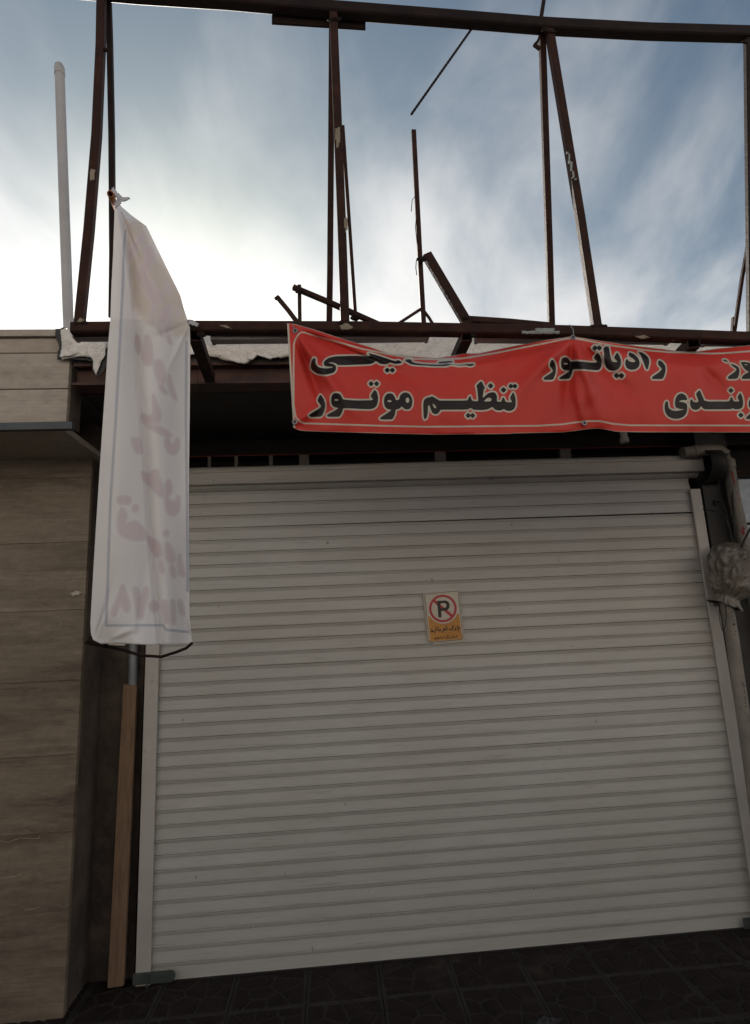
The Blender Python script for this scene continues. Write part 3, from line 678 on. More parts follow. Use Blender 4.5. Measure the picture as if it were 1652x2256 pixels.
GL += [
 (CA,[(270,522),(300,560),(322,600),(333,650),(332,700),(318,750),(298,795),(270,820),(140,820),(118,805),(125,785),(250,710),(280,678),(225,602)],[]),
 (CA,[(475,503),(520,510),(550,550),(565,588),(640,598),(800,604),(972,599),(930,545),(985,455),(1020,500),(1033,560),(1030,620),(1010,680),(970,712),(900,720),(720,712),(570,703),(560,750),(540,790),(520,818),(370,820),(355,808),(362,790),(470,730),(512,703),(450,690),(420,660),(410,600),(415,550),(440,512)],[ell(482,595,30,13)]),
 (CA,dia(940,382,38),[]),(CA,dia(1012,382,38),[]),
 (CA,[(1185,507),(1225,515),(1255,560),(1268,600),(1310,592),(1320,540),(1355,505),(1395,495),(1440,510),(1475,560),(1487,620),(1475,680),(1450,715),(1410,723),(1375,712),(1345,680),(1315,712),(1262,725),(1258,780),(1235,830),(1215,855),(1070,855),(1055,842),(1065,825),(1160,765),(1212,727),(1150,715),(1118,680),(1107,610),(1120,550),(1150,515)],[ell(1182,612,28,14),ell(1420,600,24,36)]),
 (C4,[(323,455),(338,470),(337,530),(377,570),(450,586),(532,577),(556,564),(496,564),(450,557),(430,530),(445,493),(495,457),(577,438),(786,433),(1005,437),(962,396),(1110,437),(1270,492),(1390,513),(1330,530),(1280,530),(1240,513),(1170,536),(1110,530),(1062,494),(1040,515),(990,535),(605,547),(585,525),(532,509),(473,518),(541,527),(577,547),(585,575),(577,611),(550,638),(459,661),(350,643),(287,593),(280,540),(300,475)],[]),
 (C4,dia(1198,605,35),[]),(C4,dia(1260,605,35),[]),
 (C5,[(-100,480),(-22,475),(5,515),(150,535),(330,540),(420,530),(560,545),(620,535),(740,528),(735,545),(690,558),(640,545),(560,553),(470,538),(400,556),(250,556),(0,540),(-60,515)],[]),
 (C5,[(300,515),(330,505),(475,492),(485,510),(420,520),(330,528)],[]),
 (C4,[(1300,490),(1340,487),(1380,512),(1330,516)],[]),
 (CB,[(170,628),(155,600),(150,400),(165,345),(210,318),(260,310),(268,295),(375,360),(380,362),(765,362),(780,345),(800,300),(815,298),(830,345),(850,370),(925,372),(920,300),(910,200),(895,150),(968,82),(1025,200),(1003,195),(995,260),(985,330),(1060,260),(1130,240),(1170,258),(1190,310),(1185,375),(1240,380),(1255,360),(1265,320),(1285,320),(1298,350),(1305,375),(1345,385),(1402,385),(1368,325),(1415,240),(1440,290),(1452,360),(1448,440),(1425,485),(1380,508),(1330,508),(1283,480),(1240,503),(1190,500),(1150,480),(1125,450),(1060,485),(980,497),(860,492),(818,465),(770,490),(390,490),(380,520),(350,550),(310,553),(275,530),(255,480),(240,430),(218,430),(215,540),(200,605)],
   [[(1000,372),(1050,325),(1090,322),(1115,345),(1100,372),(1050,376)],[(280,402),(310,420),(335,455),(325,472),(305,465),(290,435)]]),
 (CB,dia(1098,155,43),[]),(CB,dia(1280,212,44),[]),(CB,dia(1383,160,38),[]),(CB,dia(1440,160,38),[]),(CB,dia(783,572,41),[]),(CB,dia(845,572,41),[]),
 (C6,[(172,318),(205,360),(222,420),(220,480),(205,530),(185,570),(90,572),(70,560),(80,540),(160,490),(187,460),(140,392)],[]),
 (C6,[(320,297),(360,305),(385,335),(400,355),(470,345),(560,355),(650,365),(722,361),(670,308),(725,237),(755,280),(772,340),(770,400),(750,445),(715,458),(650,452),(520,440),(425,445),(415,500),(385,560),(265,563),(258,550),(275,535),(350,490),(385,462),(310,450),(285,420),(278,360),(290,315)],[ell(338,377,26,10)]),
 (C6,dia(690,188,36),[]),(C6,dia(742,188,36),[]),
 (C6,[(790,190),(830,165),(858,180),(870,260),(885,330),(905,357),(965,357),(915,305),(955,240),(985,280),(1005,340),(1000,400),(970,445),(920,460),(860,455),(820,420),(805,350),(800,260)],[]),
 (C6,dia(950,520,38),[]),(C6,dia(1010,520,38),[]),
 (C6,[(1100,240),(1160,262),(1210,310),(1230,360),(1220,410),(1180,445),(1120,453),(1070,430),(1050,380),(1060,330),(1080,318),(1095,345),(1140,360),(1180,352),(1150,320),(1095,285)],[]),
 (C6,[(1205,238),(1250,240),(1300,270),(1335,310),(1345,360),(1325,440),(1310,450),(1295,420),(1270,350),(1240,280)],[]),
 (C6,[(1455,335),(1500,355),(1535,400),(1540,460),(1520,530),(1500,562),(1380,562),(1372,545),(1390,525),(1460,480),(1497,440),(1445,385)],[]),
 (C7,[(270,1055),(295,1065),(300,1120),(310,1170),(360,1205),(430,1218),(510,1205),(570,1190),(480,1180),(425,1160),(408,1100),(420,1010),(460,945),(520,925),(580,950),(610,1000),(612,1040),(560,1035),(510,1040),(470,1062),(540,1070),(590,1085),(612,1110),(615,1180),(600,1260),(550,1315),(470,1345),(380,1345),(300,1310),(250,1240),(238,1150),(250,1080)],[]),
 (C7,[(680,1015),(700,1040),(715,1065),(770,1075),(805,1060),(755,930),(820,865),(860,960),(905,1060),(1300,1060),(1320,1030),(1335,990),(1355,985),(1370,1030),(1390,1060),(1480,1060),(1440,990),(1490,910),(1525,980),(1540,1070),(1530,1150),(1490,1185),(1400,1190),(1365,1170),(1340,1190),(900,1190),(870,1170),(845,1130),(810,1185),(750,1203),(690,1180),(660,1120),(660,1060)],[]),
 (C7,dia(1337,878,46),[]),(C7,dia(1500,1285,48),[]),
 (C7,[(1700,985),(1655,1010),(1628,1070),(1632,1140),(1665,1185),(1700,1200),(1680,1235),(1600,1310),(1580,1335),(1600,1352),(1740,1350),(1790,1250),(1800,1100),(1770,1020)],[]),
 (C7,[(1325,435),(1400,455),(1460,490),(1480,540),(1470,620),(1440,685),(1300,690),(1280,670),(1300,640),(1400,570),(1430,530),(1400,500),(1345,465)],[]),
 (C7,[(1215,370),(1235,368),(1285,395),(1280,408),(1255,405),(1210,385)],[]),
 (C7,[(1490,410),(1560,405),(1640,420),(1750,470),(1770,560),(1740,680),(1520,690),(1510,665),(1560,610),(1640,570),(1600,555),(1550,510)],[ell(1585,452,28,8)]),
]
def curve1(pts):
    p = np.array(sorted(pts)); return lambda x: np.interp(x, p[:,0], p[:,1])
C_R4 = (1100,1250,.6356); C_R5 = (2050,1250,.5751)
top_pts = cv([(0,40),(80,50),(300,110),(500,175),(700,240),(1000,330),(1220,408),(1400,425)],*C4)+cv([(0,440),(150,450),(300,458),(450,435),(600,405),(800,402),(1000,360),(1300,300),(1500,265)],*C5)+cv([(100,92),(330,62),(400,48),(470,55),(900,125),(1300,180),(1500,200)],*C6)+cv([(300,210),(500,230),(800,232),(1100,190),(1652,130)],*C7)+[(1760,752),(1900,762),(2050,768),(2250,748)]
bot_pts = cv([(60,700),(105,722),(150,742),(200,748),(600,760),(1000,770),(1480,765)],*C_R4)+cv([(0,842),(350,835),(430,826),(500,815),(560,809),(600,808),(650,815),(720,830),(900,834),(1652,835)],*C_R5)+[(1900,952),(2250,948)]
top_f = curve1(top_pts); bot_f = curve1(bot_pts)
line_t = cv([(75,1020),(73,600),(75,300),(85,255),(105,215),(135,172),(165,150),(200,152),(900,350),(1250,422),(1500,458)],*C4)+cv([(0,470),(300,475),(600,465),(1000,400),(1300,340)],*C5)+cv([(330,82),(400,74),(500,82),(900,160),(1300,215),(1500,232)],*C6)+cv([(300,245),(500,250),(1000,270),(1200,265),(1652,230)],*C7)+[(1800,768),(2200,762)]
line_b = cv([(75,1020)],*C4)+cv([(-62,790),(-50,825),(-20,860),(20,890),(60,905),(500,918),(1000,935),(1652,950)],*CA)+cv([(600,1281),(1200,1275)],*C5)+cv([(0,1122),(300,1105),(480,1078),(620,1066),(750,1066),(830,1082),(900,1098),(1100,1116),(1652,1118)],*C6)+cv([(500,1453),(1652,1456)],*C7)+[(2200,940)]
def red_banner():
    nU, nT = 760, 150
    # left edge slants: column 0 follows it
    us = np.concatenate([np.linspace(632, 1660, nU-60), np.linspace(1664, 2230, 60)]); ts = np.linspace(0, 1, nT)
    px = np.zeros((nT, nU)); py = np.zeros((nT, nU))
    for j, u in enumerate(us):
        sl = max(0.0, 1-(u-632)/260)               # lean of the left edge fades out
        xt = u; xb = u+14*sl
        x = xt+(xb-xt)*ts; yt = float(top_f(xt)); yb = float(bot_f(xb))
        px[:,j] = x; py[:,j] = yt+(yb-yt)*ts
    T = np.repeat(ts[:,None], nU, 1)
    # depth: hangs in front of the crossbar, top leans back where it sags, soft diagonal creases from the ties
    sag = np.interp(us, [632,760,900,1000,1100,1200,1262,1330,1420,1530,1650,1800,2000,2230],[0,.15,.75,1,.85,.35,0,.25,.6,.7,.3,.5,.7,.2])[None,:]
    foldT = np.interp(us, [632,800,900,1000,1100,1250,1400,1530,1700],[.05,.10,.13,.135,.15,.10,.12,.20,.15])[None,:]
    k = np.clip(1-T/foldT, 0, 1); lean = sag*(k**1.3)*.125
    Y = YF-.055 + lean
    Y = Y + .020*np.sin(T*2.6)*-1
    def crease(x0, y0, x1, y1, w, a):
        dx, dy = x1-x0, y1-y0; l = math.hypot(dx, dy); s = ((px-x0)*dx+(py-y0)*dy)/l; d = ((px-x0)*-dy+(py-y0)*dx)/l
        fade = np.clip(s/60, 0, 1)*np.clip((l-s)/140, 0, 1)
        return 1.7*a*fade*np.exp(-(d/(w*(.35+.65*np.clip(s/l,0,1))))**2)
    for c in ((648,728,790,930,20,-.022),(648,728,730,945,15,.016),(650,724,930,842,16,.020),(1262,742,1330,945,22,-.026),(1262,742,1240,945,20,.020),(1262,742,1420,900,22,.018),(1262,742,1110,890,24,-.016),(1262,742,1080,800,14,.014),(1285,945,1262,780,18,-.018),(1530,790,1640,930,30,.014),(1262,742,1520,800,12,.014),(640,940,760,850,18,-.012)):
        Y = Y + crease(*c)
    wav = np.zeros_like(Y)
    for i in range(0, nT, 3):
        for j in range(0, nU, 4):
            wav[i:i+3, j:j+4] = noise.fractal(Vector((us[j]*.010, ts[i]*1.6, 4)), 1, 2, 3)*.010
    kk = np.ones(9)/9
    wav = np.apply_along_axis(lambda r: np.convolve(r, kk, 'same'), 1, wav); wav = np.apply_along_axis(lambda r: np.convolve(r, kk, 'same'), 0, wav)
    Y = Y+wav + .018*np.sin(us*.021)[None,:]*np.clip(T-.4,0,1)
    ink = np.full(px.shape, 50.0)
    for crop, outer, holes in GL:
        po = chaikin(cv(outer,*crop), .16); acc = np.full(px.shape, 50.0); local(sd_poly, px, py, po, acc)
        for h_ in holes:
            ph = chaikin(cv(h_,*crop), .16); a2 = np.full(px.shape, 50.0); local(sd_poly, px, py, ph, a2); acc = np.where(a2 < 50, np.maximum(acc, -a2), acc)
        ink = np.minimum(ink, acc)
    line = np.full(px.shape, 50.0); local(sd_line, px, py, line_t, line); local(sd_line, px, py, line_b, line)
    # raw selvedge of the cloth on the left and along top and bottom
    edge = np.minimum(np.abs(px-px[:,:1])*.55, np.minimum(py-py[:1,:], py[-1:,:]-py)+.75)
    edge = np.where(px-px[:,:1] < 8, np.abs(px-px[:,:1])*.42, edge)
    line = np.minimum(line, edge)
    dx = np.array(F)[None,None,:]+np.array(RT)[None,None,:]*((px-PW/2)/FPX)[...,None]-np.array(UP)[None,None,:]*((py-PH/2)/FPX)[...,None]
    P = np.array(CAM)+dx*((Y-CAM.y)/dx[...,1])[...,None]
    return px, py, P, ink, line
px, py, PR, ink, line = red_banner()
rb = thing('red_banner', 'red vinyl banner with black Persian lettering sagging from the rusty crossbar', 'banner')
grid('banner_sheet', PR, MAT['red'], rb, thick=.0015, attrs={'ink': ink, 'line': line})
def nearest(x, y):
    d = (px-x)**2+(py-y)**2; i = np.unravel_index(np.argmin(d), d.shape); return Vector(PR[i])
def torus(mb, c, R_, r, n=16, k=6):
    vs = []; fs = []
    for i in range(n):
        for j in range(k):
            a = 6.28319*i/n; b = 6.28319*j/k; vs.append((c.x+(R_+r*math.cos(b))*math.cos(a), c.y+r*math.sin(b), c.z+(R_+r*math.cos(b))*math.sin(a)))
    for i in range(n):
        for j in range(k): fs.append((i*k+j, ((i+1)%n)*k+j, ((i+1)%n)*k+(j+1)%k, i*k+(j+1)%k))
    mb.add(vs, fs)
for (x, y) in ((650,730),(649,930),(1262,744),(1287,933)):
    c = nearest(x, y)+Vector((0,-.004,0)); mb = MB(); torus(mb, c, .0075, .003); g_ = mb.build('grommet', MAT['galv'], rb, smooth=True)
    mb = MB(); mb.tube([c+Vector((0,-.0005,0)), c+Vector((0,.001,0))], .006, 12); mb.build('grommet_hole', MAT['black'], g_)
for (x, y, tx, ty) in ((650,730,638,716),(1262,744,1255,716)):
    c = nearest(x, y); e = at(tx, ty, YF-.03)
    MB().tube([c+Vector((0,-.008,.004)), c.lerp(e,.5)+Vector((.004,-.012,0)), e, e+Vector((.0,.05,.012))], .0022, 6).build('tie_wire', MAT['galv'], rb)

# ------------------------------------------------------------------ white hanging banner
def white_banner():
    rows = np.concatenate([np.linspace(446, 760, 90), np.linspace(764, 1419, 150)]); nU = 150; s = np.linspace(0, 1, nU)
    lf = curve1_y([(446,253),(475,252),(560,249),(640,245),(705,243),(760,238),(850,232),(950,225),(1150,212),(1300,203),(1380,199),(1405,200),(1419,205)])
    rf = curve1_y([(446,260),(456,268),(475,290),(498,322),(520,333),(545,345),(600,372),(650,397),(680,405),(705,413),(720,418),(760,419),(900,418),(1050,416),(1250,416),(1330,417),(1370,418),(1419,424)])
    ff = curve1_y([(446,256),(475,268),(600,287),(700,293),(850,301),(1000,317),(1150,324),(1300,338),(1419,350)])
    px = np.zeros((len(rows), nU)); py = np.zeros_like(px); Y = np.zeros_like(px)
    for i, y in enumerate(rows):
        l, r, f = float(lf(y)), float(rf(y)), float(ff(y))
        x = l+(r-l)*s; px[i] = x; py[i] = y + (np.interp(s,[0,.08,.2,.6,1],[-9,0,-2,2,0]) if y > 1400 else (y-1300)/100*np.interp(s,[0,.08,.2,.6,1],[-9,0,-2,2,0]) if y > 1300 else 0)
        a = np.clip((x-l)/max(f-l,1), 0, 1); b = np.clip((x-f)/max(r-f,1), 0, 1)
        k = min(1, .6+(y-446)/750)
        Y[i] = -1.40 + .06*a*k + (.10*b)*k - .022*np.sin(a*math.pi)*k
        Y[i] += np.where(x > f, .028*np.exp(-((x-f)/16)**2)*k, .0)             # crease behind the fold
        Y[i] += -.016*np.sin(b*math.pi*1.6)*k + .008*np.sin(y*.012+b*4)*b
        if y < 760: Y[i] += -.009*np.exp(-((x-(f+.5*(r-f)))/28)**2)*np.sin((y-446)/314*math.pi)
        if y > 1340: Y[i] += .02*((y-1340)/80)**2*np.sin(s*9)
    return px, py, Y
def curve1_y(pts):
    p = np.array(pts, float); return lambda y: np.interp(y, p[:,0], p[:,1])
wx, wy, WY = white_banner()
for i in range(0, wx.shape[0]):
    for j in range(0, wx.shape[1], 3):
        WY[i, j:j+3] += noise.fractal(Vector((wx[i,j]*.012, wy[i,j]*.006, 7)), 1, 2, 3)*.007
k5 = np.ones(7)/7
WY = np.apply_along_axis(lambda r: np.convolve(np.pad(r,3,'edge'), k5, 'valid'), 1, WY); WY = np.apply_along_axis(lambda r: np.convolve(np.pad(r,3,'edge'), k5, 'valid'), 0, WY)
for (x0_, y0_, x1_, y1_, w_, a_) in ((256,448,300,720,7,-.010),(258,450,360,700,8,.010),(262,455,330,560,5,-.008),(416,712,300,760,10,.005),(416,716,330,900,12,-.005),(416,712,390,640,6,.007),(210,1410,260,1250,9,.010),(210,1412,240,1330,6,-.008),(422,1414,380,1280,9,.009),(240,1408,330,1370,9,-.010),(300,1415,330,1200,14,.008)):
    ex, ey = x1_-x0_, y1_-y0_; l_ = math.hypot(ex, ey); s_ = ((wx-x0_)*ex+(wy-y0_)*ey)/l_; d_ = ((wx-x0_)*-ey+(wy-y0_)*ex)/l_
    WY += a_*np.clip(s_/25,0,1)*np.clip((l_-s_)/(.6*l_),0,1)*np.exp(-(d_/(w_*(.3+.7*np.clip(s_/l_,0,1))))**2)
dx = np.array(F)[None,None,:]+np.array(RT)[None,None,:]*((wx-PW/2)/FPX)[...,None]-np.array(UP)[None,None,:]*((wy-PH/2)/FPX)[...,None]
PWb = np.array(CAM)+dx*((WY-CAM.y)/dx[...,1])[...,None]
W1 = (300,700,.44313); W2 = (300,1700,.44313)
WG = [(W1,p) for p in ([(600,530),(615,590),(490,765),(480,700)],[(625,650),(690,650),(715,740),(680,840),(625,870),(700,980),(790,1100),(770,1160),(715,1180),(640,1060),(570,960),(560,900),(580,830),(650,780)],[(830,990),(850,1000),(845,1050),(820,1065)],[(860,1165),(865,1210),(810,1330),(765,1340),(750,1320),(790,1230)],[(715,1190),(725,1220),(700,1300),(720,1365),(670,1310),(690,1230)],[(880,1290),(870,1360),(830,1400),(870,1540),(825,1450),(820,1370),(850,1310)],[(745,1310),(760,1340),(780,1400),(800,1470),(740,1390)],[(920,1210),(940,1225),(930,1260),(915,1250)],
 [(560,1440),(600,1560),(570,1620),(550,1500)],[(640,1440),(680,1500),(700,1700),(640,1720),(610,1640),(630,1560)],[(720,1680),(780,1680),(805,1770),(800,1860),(760,1880),(720,1760)],[(770,1890),(830,1975),(800,1960),(760,1920)],[(850,1800),(870,1900),(920,2040),(870,1990),(840,1880)],[(700,1980),(730,2060),(770,2150),(760,2230),(620,2250),(600,2160),(680,2190),(720,2140)])]
WG += [(W2,p) for p in ([(510,120),(590,130),(600,250),(560,260),(530,200)],[(830,100),(850,170),(890,190),(930,110),(935,220),(890,270),(840,240),(810,170)],[(640,0),(740,10),(870,90),(840,110),(760,70),(680,30)],[(600,420),(650,460),(740,400),(750,460),(790,560),(800,650),(760,640),(700,560),(620,500)],[(840,490),(870,560),(860,620),(820,640),(860,700),(920,690),(935,640),(940,760),(900,820),(840,800),(820,720),(815,560)],
 [(430,750),(465,830),(440,880),(460,905),(540,870),(600,920),(640,1000),(620,1035),(550,1040),(470,1020),(400,980),(390,880),(400,800)],ell(415,680,30,32,8),ell(468,682,30,32,8),ell(545,755,20,26,8),[(650,1010),(760,1060),(790,1180),(730,1190),(680,1090)],[(820,1060),(870,1110),(895,1200),(880,1250),(830,1220),(820,1150)],[(940,1160),(960,1250),(990,1370),(940,1350),(930,1250)],[(880,1270),(910,1370),(880,1370),(860,1290)],[(780,1220),(800,1330),(780,1330),(770,1260)],ell(820,980,18,22,8),
 [(430,1440),(450,1500),(490,1640),(470,1690),(430,1640),(410,1580),(360,1720),(340,1720),(350,1650),(400,1540)],[(530,1480),(560,1470),(590,1590),(640,1460),(660,1490),(620,1660),(600,1755),(570,1740),(550,1600)],ell(710,1640,36,44,8),[(800,1590),(820,1590),(835,1780),(815,1780)],[(865,1590),(890,1590),(900,1790),(875,1790)],[(930,1590),(960,1590),(985,1720),(950,1700)])]
wink = np.full(wx.shape, 50.0)
for c_, p_ in WG: local(sd_poly, wx, wy, chaikin(cv(p_,*c_), .2), wink)
wline = np.full(wx.shape, 50.0)
local(sd_line, wx, wy, cv([(455,500),(440,640),(430,1000),(405,1500),(365,2250)],*W1)+cv([(320,700),(285,1700),(280,1810),(800,1810),(820,1850),(1020,1870)],*W2), wline)
local(sd_line, wx, wy, cv([(1005,1500),(1000,2200)],*W1)+cv([(1010,700),(1015,1500)],*W2), wline)
wp = np.full(wx.shape, 60.0); local(sd_poly, wx, wy, cv([(480,420),(600,420),(700,700),(820,860),(960,1100),(1010,1330),(1000,1440),(880,1440),(660,1330),(540,1180),(500,900),(470,600)],*W1), wp, 60)
wb = thing('white_banner', 'white vinyl banner seen from behind with faint pink lettering, hanging at left', 'banner')
grid('banner_sheet', PWb, MAT['white'], wb, thick=.0015, attrs={'ink': wink, 'line': wline, 'patch': wp})
crumple('banner_corner', [(249,412),(258,424),(270,434),(289,436),(280,442),(268,444),(262,452),(254,456),(252,446),(258,438),(252,428),(244,420)], -1.405, .006, MAT['white'], wb, n=20)
a, b = at(243,427,-1.43), at(258,462,-1.19)
pipe = MB().tube([a, a.lerp(b,.5), b], .0115, 16, False); o = pipe.build('hanging_pipe', MAT['orange'], wb, smooth=True); md = o.modifiers.new('thickness','SOLIDIFY'); md.thickness = .003
rod = P_([(188,1416),(232,1424),(270,1432),(310,1444),(355,1447),(390,1436),(410,1428),(424,1416)], [-1.36]*8)
MB().tube(rod, .0048, 10).build('bottom_rod', MAT['rust_dark'], wb, smooth=True)
MB().tube(P_([(196,1408),(214,1416),(232,1419)], -1.37), .010, 10).build('rod_sleeve', MAT['rust'], wb, smooth=True)
a = at(240,1419,-1.385); MB().tube([a, at(275,1421,-1.385)], .003, 6).build('white_tie', MAT['signback'], wb)
MB().tube(P_([(347,1415),(350,1420),(352,1412),(349,1409)], -1.30), .002, 6)
# crumpled white film on the crossbar beside the banner
o = crumple('plastic_film', [(414,706),(424,706),(438,714),(436,720),(424,718),(416,714)], YF-.035, .012, MAT['white'], wb, n=12)

# ------------------------------------------------------------------ grey vent pipe on the neighbour's roof
YV = -.12
vp = thing('vent_pipe', 'tall grey plastic vent pipe standing on the left roof against the sky', 'pipe')
pp = P_([(131,152),(136,300),(143,500),(150,690),(154,780)], YV); rr = 10.6*(pp[2]-CAM).dot(F)/FPX
MB().tube(pp, rr, 20).build('pipe', MAT['pvc'], vp, smooth=True)
d0 = (pp[0]-pp[1]).normalized(); mb = MB(); mb.tube([pp[0]-d0*.045, pp[0]+d0*.004], rr*1.09, 20); mb.tube([pp[0]+d0*.004, pp[0]+d0*.03+Vector((-.004,0,0))], rr*1.05, 20, True, [1,.8]); mb.build('cap', MAT['pvc'], vp, smooth=True)
b = pp[-1]; MB().box((b.x-.09,b.y-.09,2.93),(b.x+.09,b.y+.09,2.99)).build('base_collar', MAT['roofing'], vp)

# ------------------------------------------------------------------ plank and grey conduit beside the left guide
pk = thing('wood_plank', 'narrow orange brown wooden plank leaning upright beside the left shutter guide', 'plank')
b0, b1 = gr(237,2176,0), gr(270,2172,0)
tl, tr = at(271,1510,-.03), at(301,1510,-.03)
Yb = -.055
A, B, C_, D = at(236,2178,Yb), at(271,2173,Yb), at(301,1510,Yb+.045), at(271,1508,Yb+.045)
th = Vector((0,.025,0)); A.z = max(A.z,.001); B.z = max(B.z,.001)
mb = MB(); mb.hexa([A,B,B+th,A+th,D,C_,C_+th,D+th]); o = mb.build('board', MAT['wood'], pk); bv = o.modifiers.new('bevel','BEVEL'); bv.width=.002
cdt = thing('conduit', 'short grey conduit rising behind the top of the wooden plank', 'conduit')
MB().tube([at(292,1530,.02), at(296,1300,.02)], .024, 14).build('pipe', MAT['galv'], cdt, smooth=True)
MB().box((at(296,1400,.02).x-.032,-.006,at(296,1400,.02).z-.012),(at(296,1400,.02).x+.032,.05,at(296,1400,.02).z+.012)).build('clamp', MAT['galv'], cdt)

# ------------------------------------------------------------------ no parking sign
CS = (1600,2300,.21186)
def quad_grid(c, nu, nv):
    (x0,y0),(x1,y1),(x2,y2),(x3,y3) = c; u = np.linspace(0,1,nu)[None,:]; v = np.linspace(0,1,nv)[:,None]
    X = (x0*(1-u)+x1*u)*(1-v)+(x3*(1-u)+x2*u)*v; Yy = (y0*(1-u)+y1*u)*(1-v)+(y3*(1-u)+y2*u)*v; return X, Yy
ns = thing('parking_sign', 'small no parking sign stuck on the roller shutter', 'sign', loc=at(977,1360,-.014))
gx, gy = quad_grid(cv([(452,352),(1106,296),(1200,1226),(556,1276)],*CS), 190, 270)
SY = -.0165
dxx = np.array(F)+np.array(RT)*((gx-PW/2)/FPX)[...,None]-np.array(UP)*((gy-PH/2)/FPX)[...,None]
PS = np.array(CAM)+dxx*((SY-CAM.y)/dxx[...,1])[...,None]
sc_ = CS[2]/1.816
c0x, c0y = cv([(810,635)],*CS)[0]; rad = np.hypot(gx-c0x, gy-c0y)
redd = np.minimum(np.abs(rad-239*sc_)-22*sc_, np.maximum(sd_line(gx,gy,cv([(630,478),(990,785)],*CS))-27*sc_, rad-240*sc_))
sink = np.full(gx.shape, 50.0)
Pout = cv([(697,492),(850,482),(900,498),(930,535),(938,585),(925,635),(890,668),(840,678),(778,682),(786,802),(728,806)],*CS); Ph = cv([(758,540),(838,532),(866,548),(878,580),(866,612),(838,624),(768,630)],*CS)
sink = np.maximum(sd_poly(gx,gy,Pout), -sd_poly(gx,gy,chaikin(Ph,.15)))
orange = np.maximum(sd_poly(gx,gy,cv([(530,782),(1115,733),(1175,1205),(1160,1212),(575,1256)],*CS)), 288*sc_-rad)
CT = (1680,2480,.12107)
for st, w_ in (([(1235,190),(1245,250),(1255,292)],17),([(1255,300),(1290,290),(1308,262),(1300,232)],17),([(1262,352),(1282,350),(1272,372)],13),([(1175,262),(1187,308),(1168,335),(1132,347)],17),([(1112,192),(1060,232),(1088,268),(1082,310),(1030,325),(980,318),(972,290)],17),([(884,245),(898,290),(886,330),(840,338),(800,325)],16),([(862,206),(868,214)],13),([(818,222),(823,230)],13),([(800,300),(825,278),(840,300),(815,318),(800,300)],13),([(775,318),(778,365),(735,408)],16),([(650,345),(670,318),(690,338),(668,362),(600,352),(590,300),(583,240)],16),([(525,228),(515,240),(530,250)],10),([(528,285),(536,338),(500,366),(440,382),(412,375)],16),([(476,430),(508,426)],11),([(386,312),(412,368),(394,396),(352,386)],16),
   ([(1206,512),(1228,542),(1200,572),(1150,572),(1118,548)],11),([(1125,490),(1146,487)],9),([(1100,545),(1112,580),(1062,607),(1034,592),(1046,560)],11),([(982,556),(952,592),(905,600)],11),([(958,622),(978,618)],8),([(928,516),(890,545),(902,580),(860,606),(820,600),(818,570)],11),([(772,528),(757,590),(720,612),(690,600),(658,572),(692,558)],11),([(588,545),(600,622)],10),([(600,610),(622,588),(640,608),(600,622),(550,626),(490,634)],11),([(490,620),(510,592),(532,612),(505,632)],11)):
    sink = np.minimum(sink, sd_line(gx,gy,cv(st,*CT))-w_*CT[2]/1.816)
rim = np.minimum(np.abs(sd_poly(gx,gy,cv([(466,366),(1075,306),(1098,320),(1186,1200),(1170,1218),(590,1270),(548,1240)],*CS))), 50)
grid('sticker', PS-np.array(ns.location), MAT['sign'], ns, thick=.001, attrs={'ink':sink,'redd':redd,'orange':orange,'rim':rim})
bp = cv([(426,346),(1118,280),(1226,1262),(885,1300),(850,1278),(838,1305),(640,1322),(600,1268),(520,1250)],*CS)
mb = MB(); q = [at(x,y,-.0145)-ns.location for x,y in bp]; n = len(q); mb.add(q+[v+Vector((0,.005,0)) for v in q], [tuple(range(n)), tuple(range(2*n-1,n-1,-1))]+[(k,(k+1)%n,n+(k+1)%n,n+k) for k in range(n)]); mb.build('backing_plate', MAT['signback'], ns)

# ------------------------------------------------------------------ drain pipe, wrap and cables on the right
dp = thing('drain_pipe', 'dirty white plastic drain pipe with red paint splashes right of the shutter', 'pipe')
YD = -.075
h0 = P_([(1503,997),(1520,996),(1560,992),(1584,992),(1597,1000),(1603,1016)], YD); r_ = .034
MB().tube(h0, r_, 18).build('elbow', MAT['oldpvc'], dp, smooth=True)
v0 = P_([(1603,1014),(1618,1100),(1640,1200),(1664,1290),(1700,1440)], YD)
MB().tube(v0, .034, 18).build('pipe', MAT['oldpvc'], dp, smooth=True)
for c_a, c_b in ((h0[1].lerp(h0[2],.15), h0[1].lerp(h0[2],.35)), (v0[0], v0[0].lerp(v0[1],.2))): MB().tube([c_a, c_b], .038, 18).build('coupling', MAT['oldpvc'], dp, smooth=True)
def splash(seed, u0_, u1_):                       # thin paint skin lying on the pipe
    rnd = random.Random(seed); n = 24; ns_ = 18; vs = []; fs = []
    a, b = v0[0], v0[2]; t = (b-a).normalized(); A_ = t.cross(Vector((0,1,0))).normalized(); B_ = A_.cross(t).normalized()
    if B_.y > 0: B_ = -B_
    for i in range(n+1):
        u = u0_+(u1_-u0_)*i/n; c = a.lerp(b, u); half = (.25+.75*abs(noise.fractal(Vector((u*14,seed,0)),1,2,3)))*math.sin(math.pi*min(max(i/n,.04),.96))**.6*.9
        for j in range(ns_+1):
            th_ = -.5+half*(2*j/ns_-1); vs.append(c+(A_*math.sin(th_)+B_*math.cos(th_))*.0348)
    for i in range(n):
        for j in range(ns_): k = i*(ns_+1)+j; fs.append((k,k+1,k+ns_+2,k+ns_+1))
    mb = MB(); mb.add(vs, fs); return mb.build('red_paint_splash', MAT['redline'], dp, smooth=True)
splash(1, .14, .34); splash(4, .36, .62); splash(9, .80, .90)
lp = thing('lower_pipe', 'greyish printed plastic pipe running down at the right edge below the wrap', 'pipe')
l0 = P_([(1593,1290),(1612,1400),(1632,1540),(1652,1680),(1690,1960),(1722,2200)], -.12)
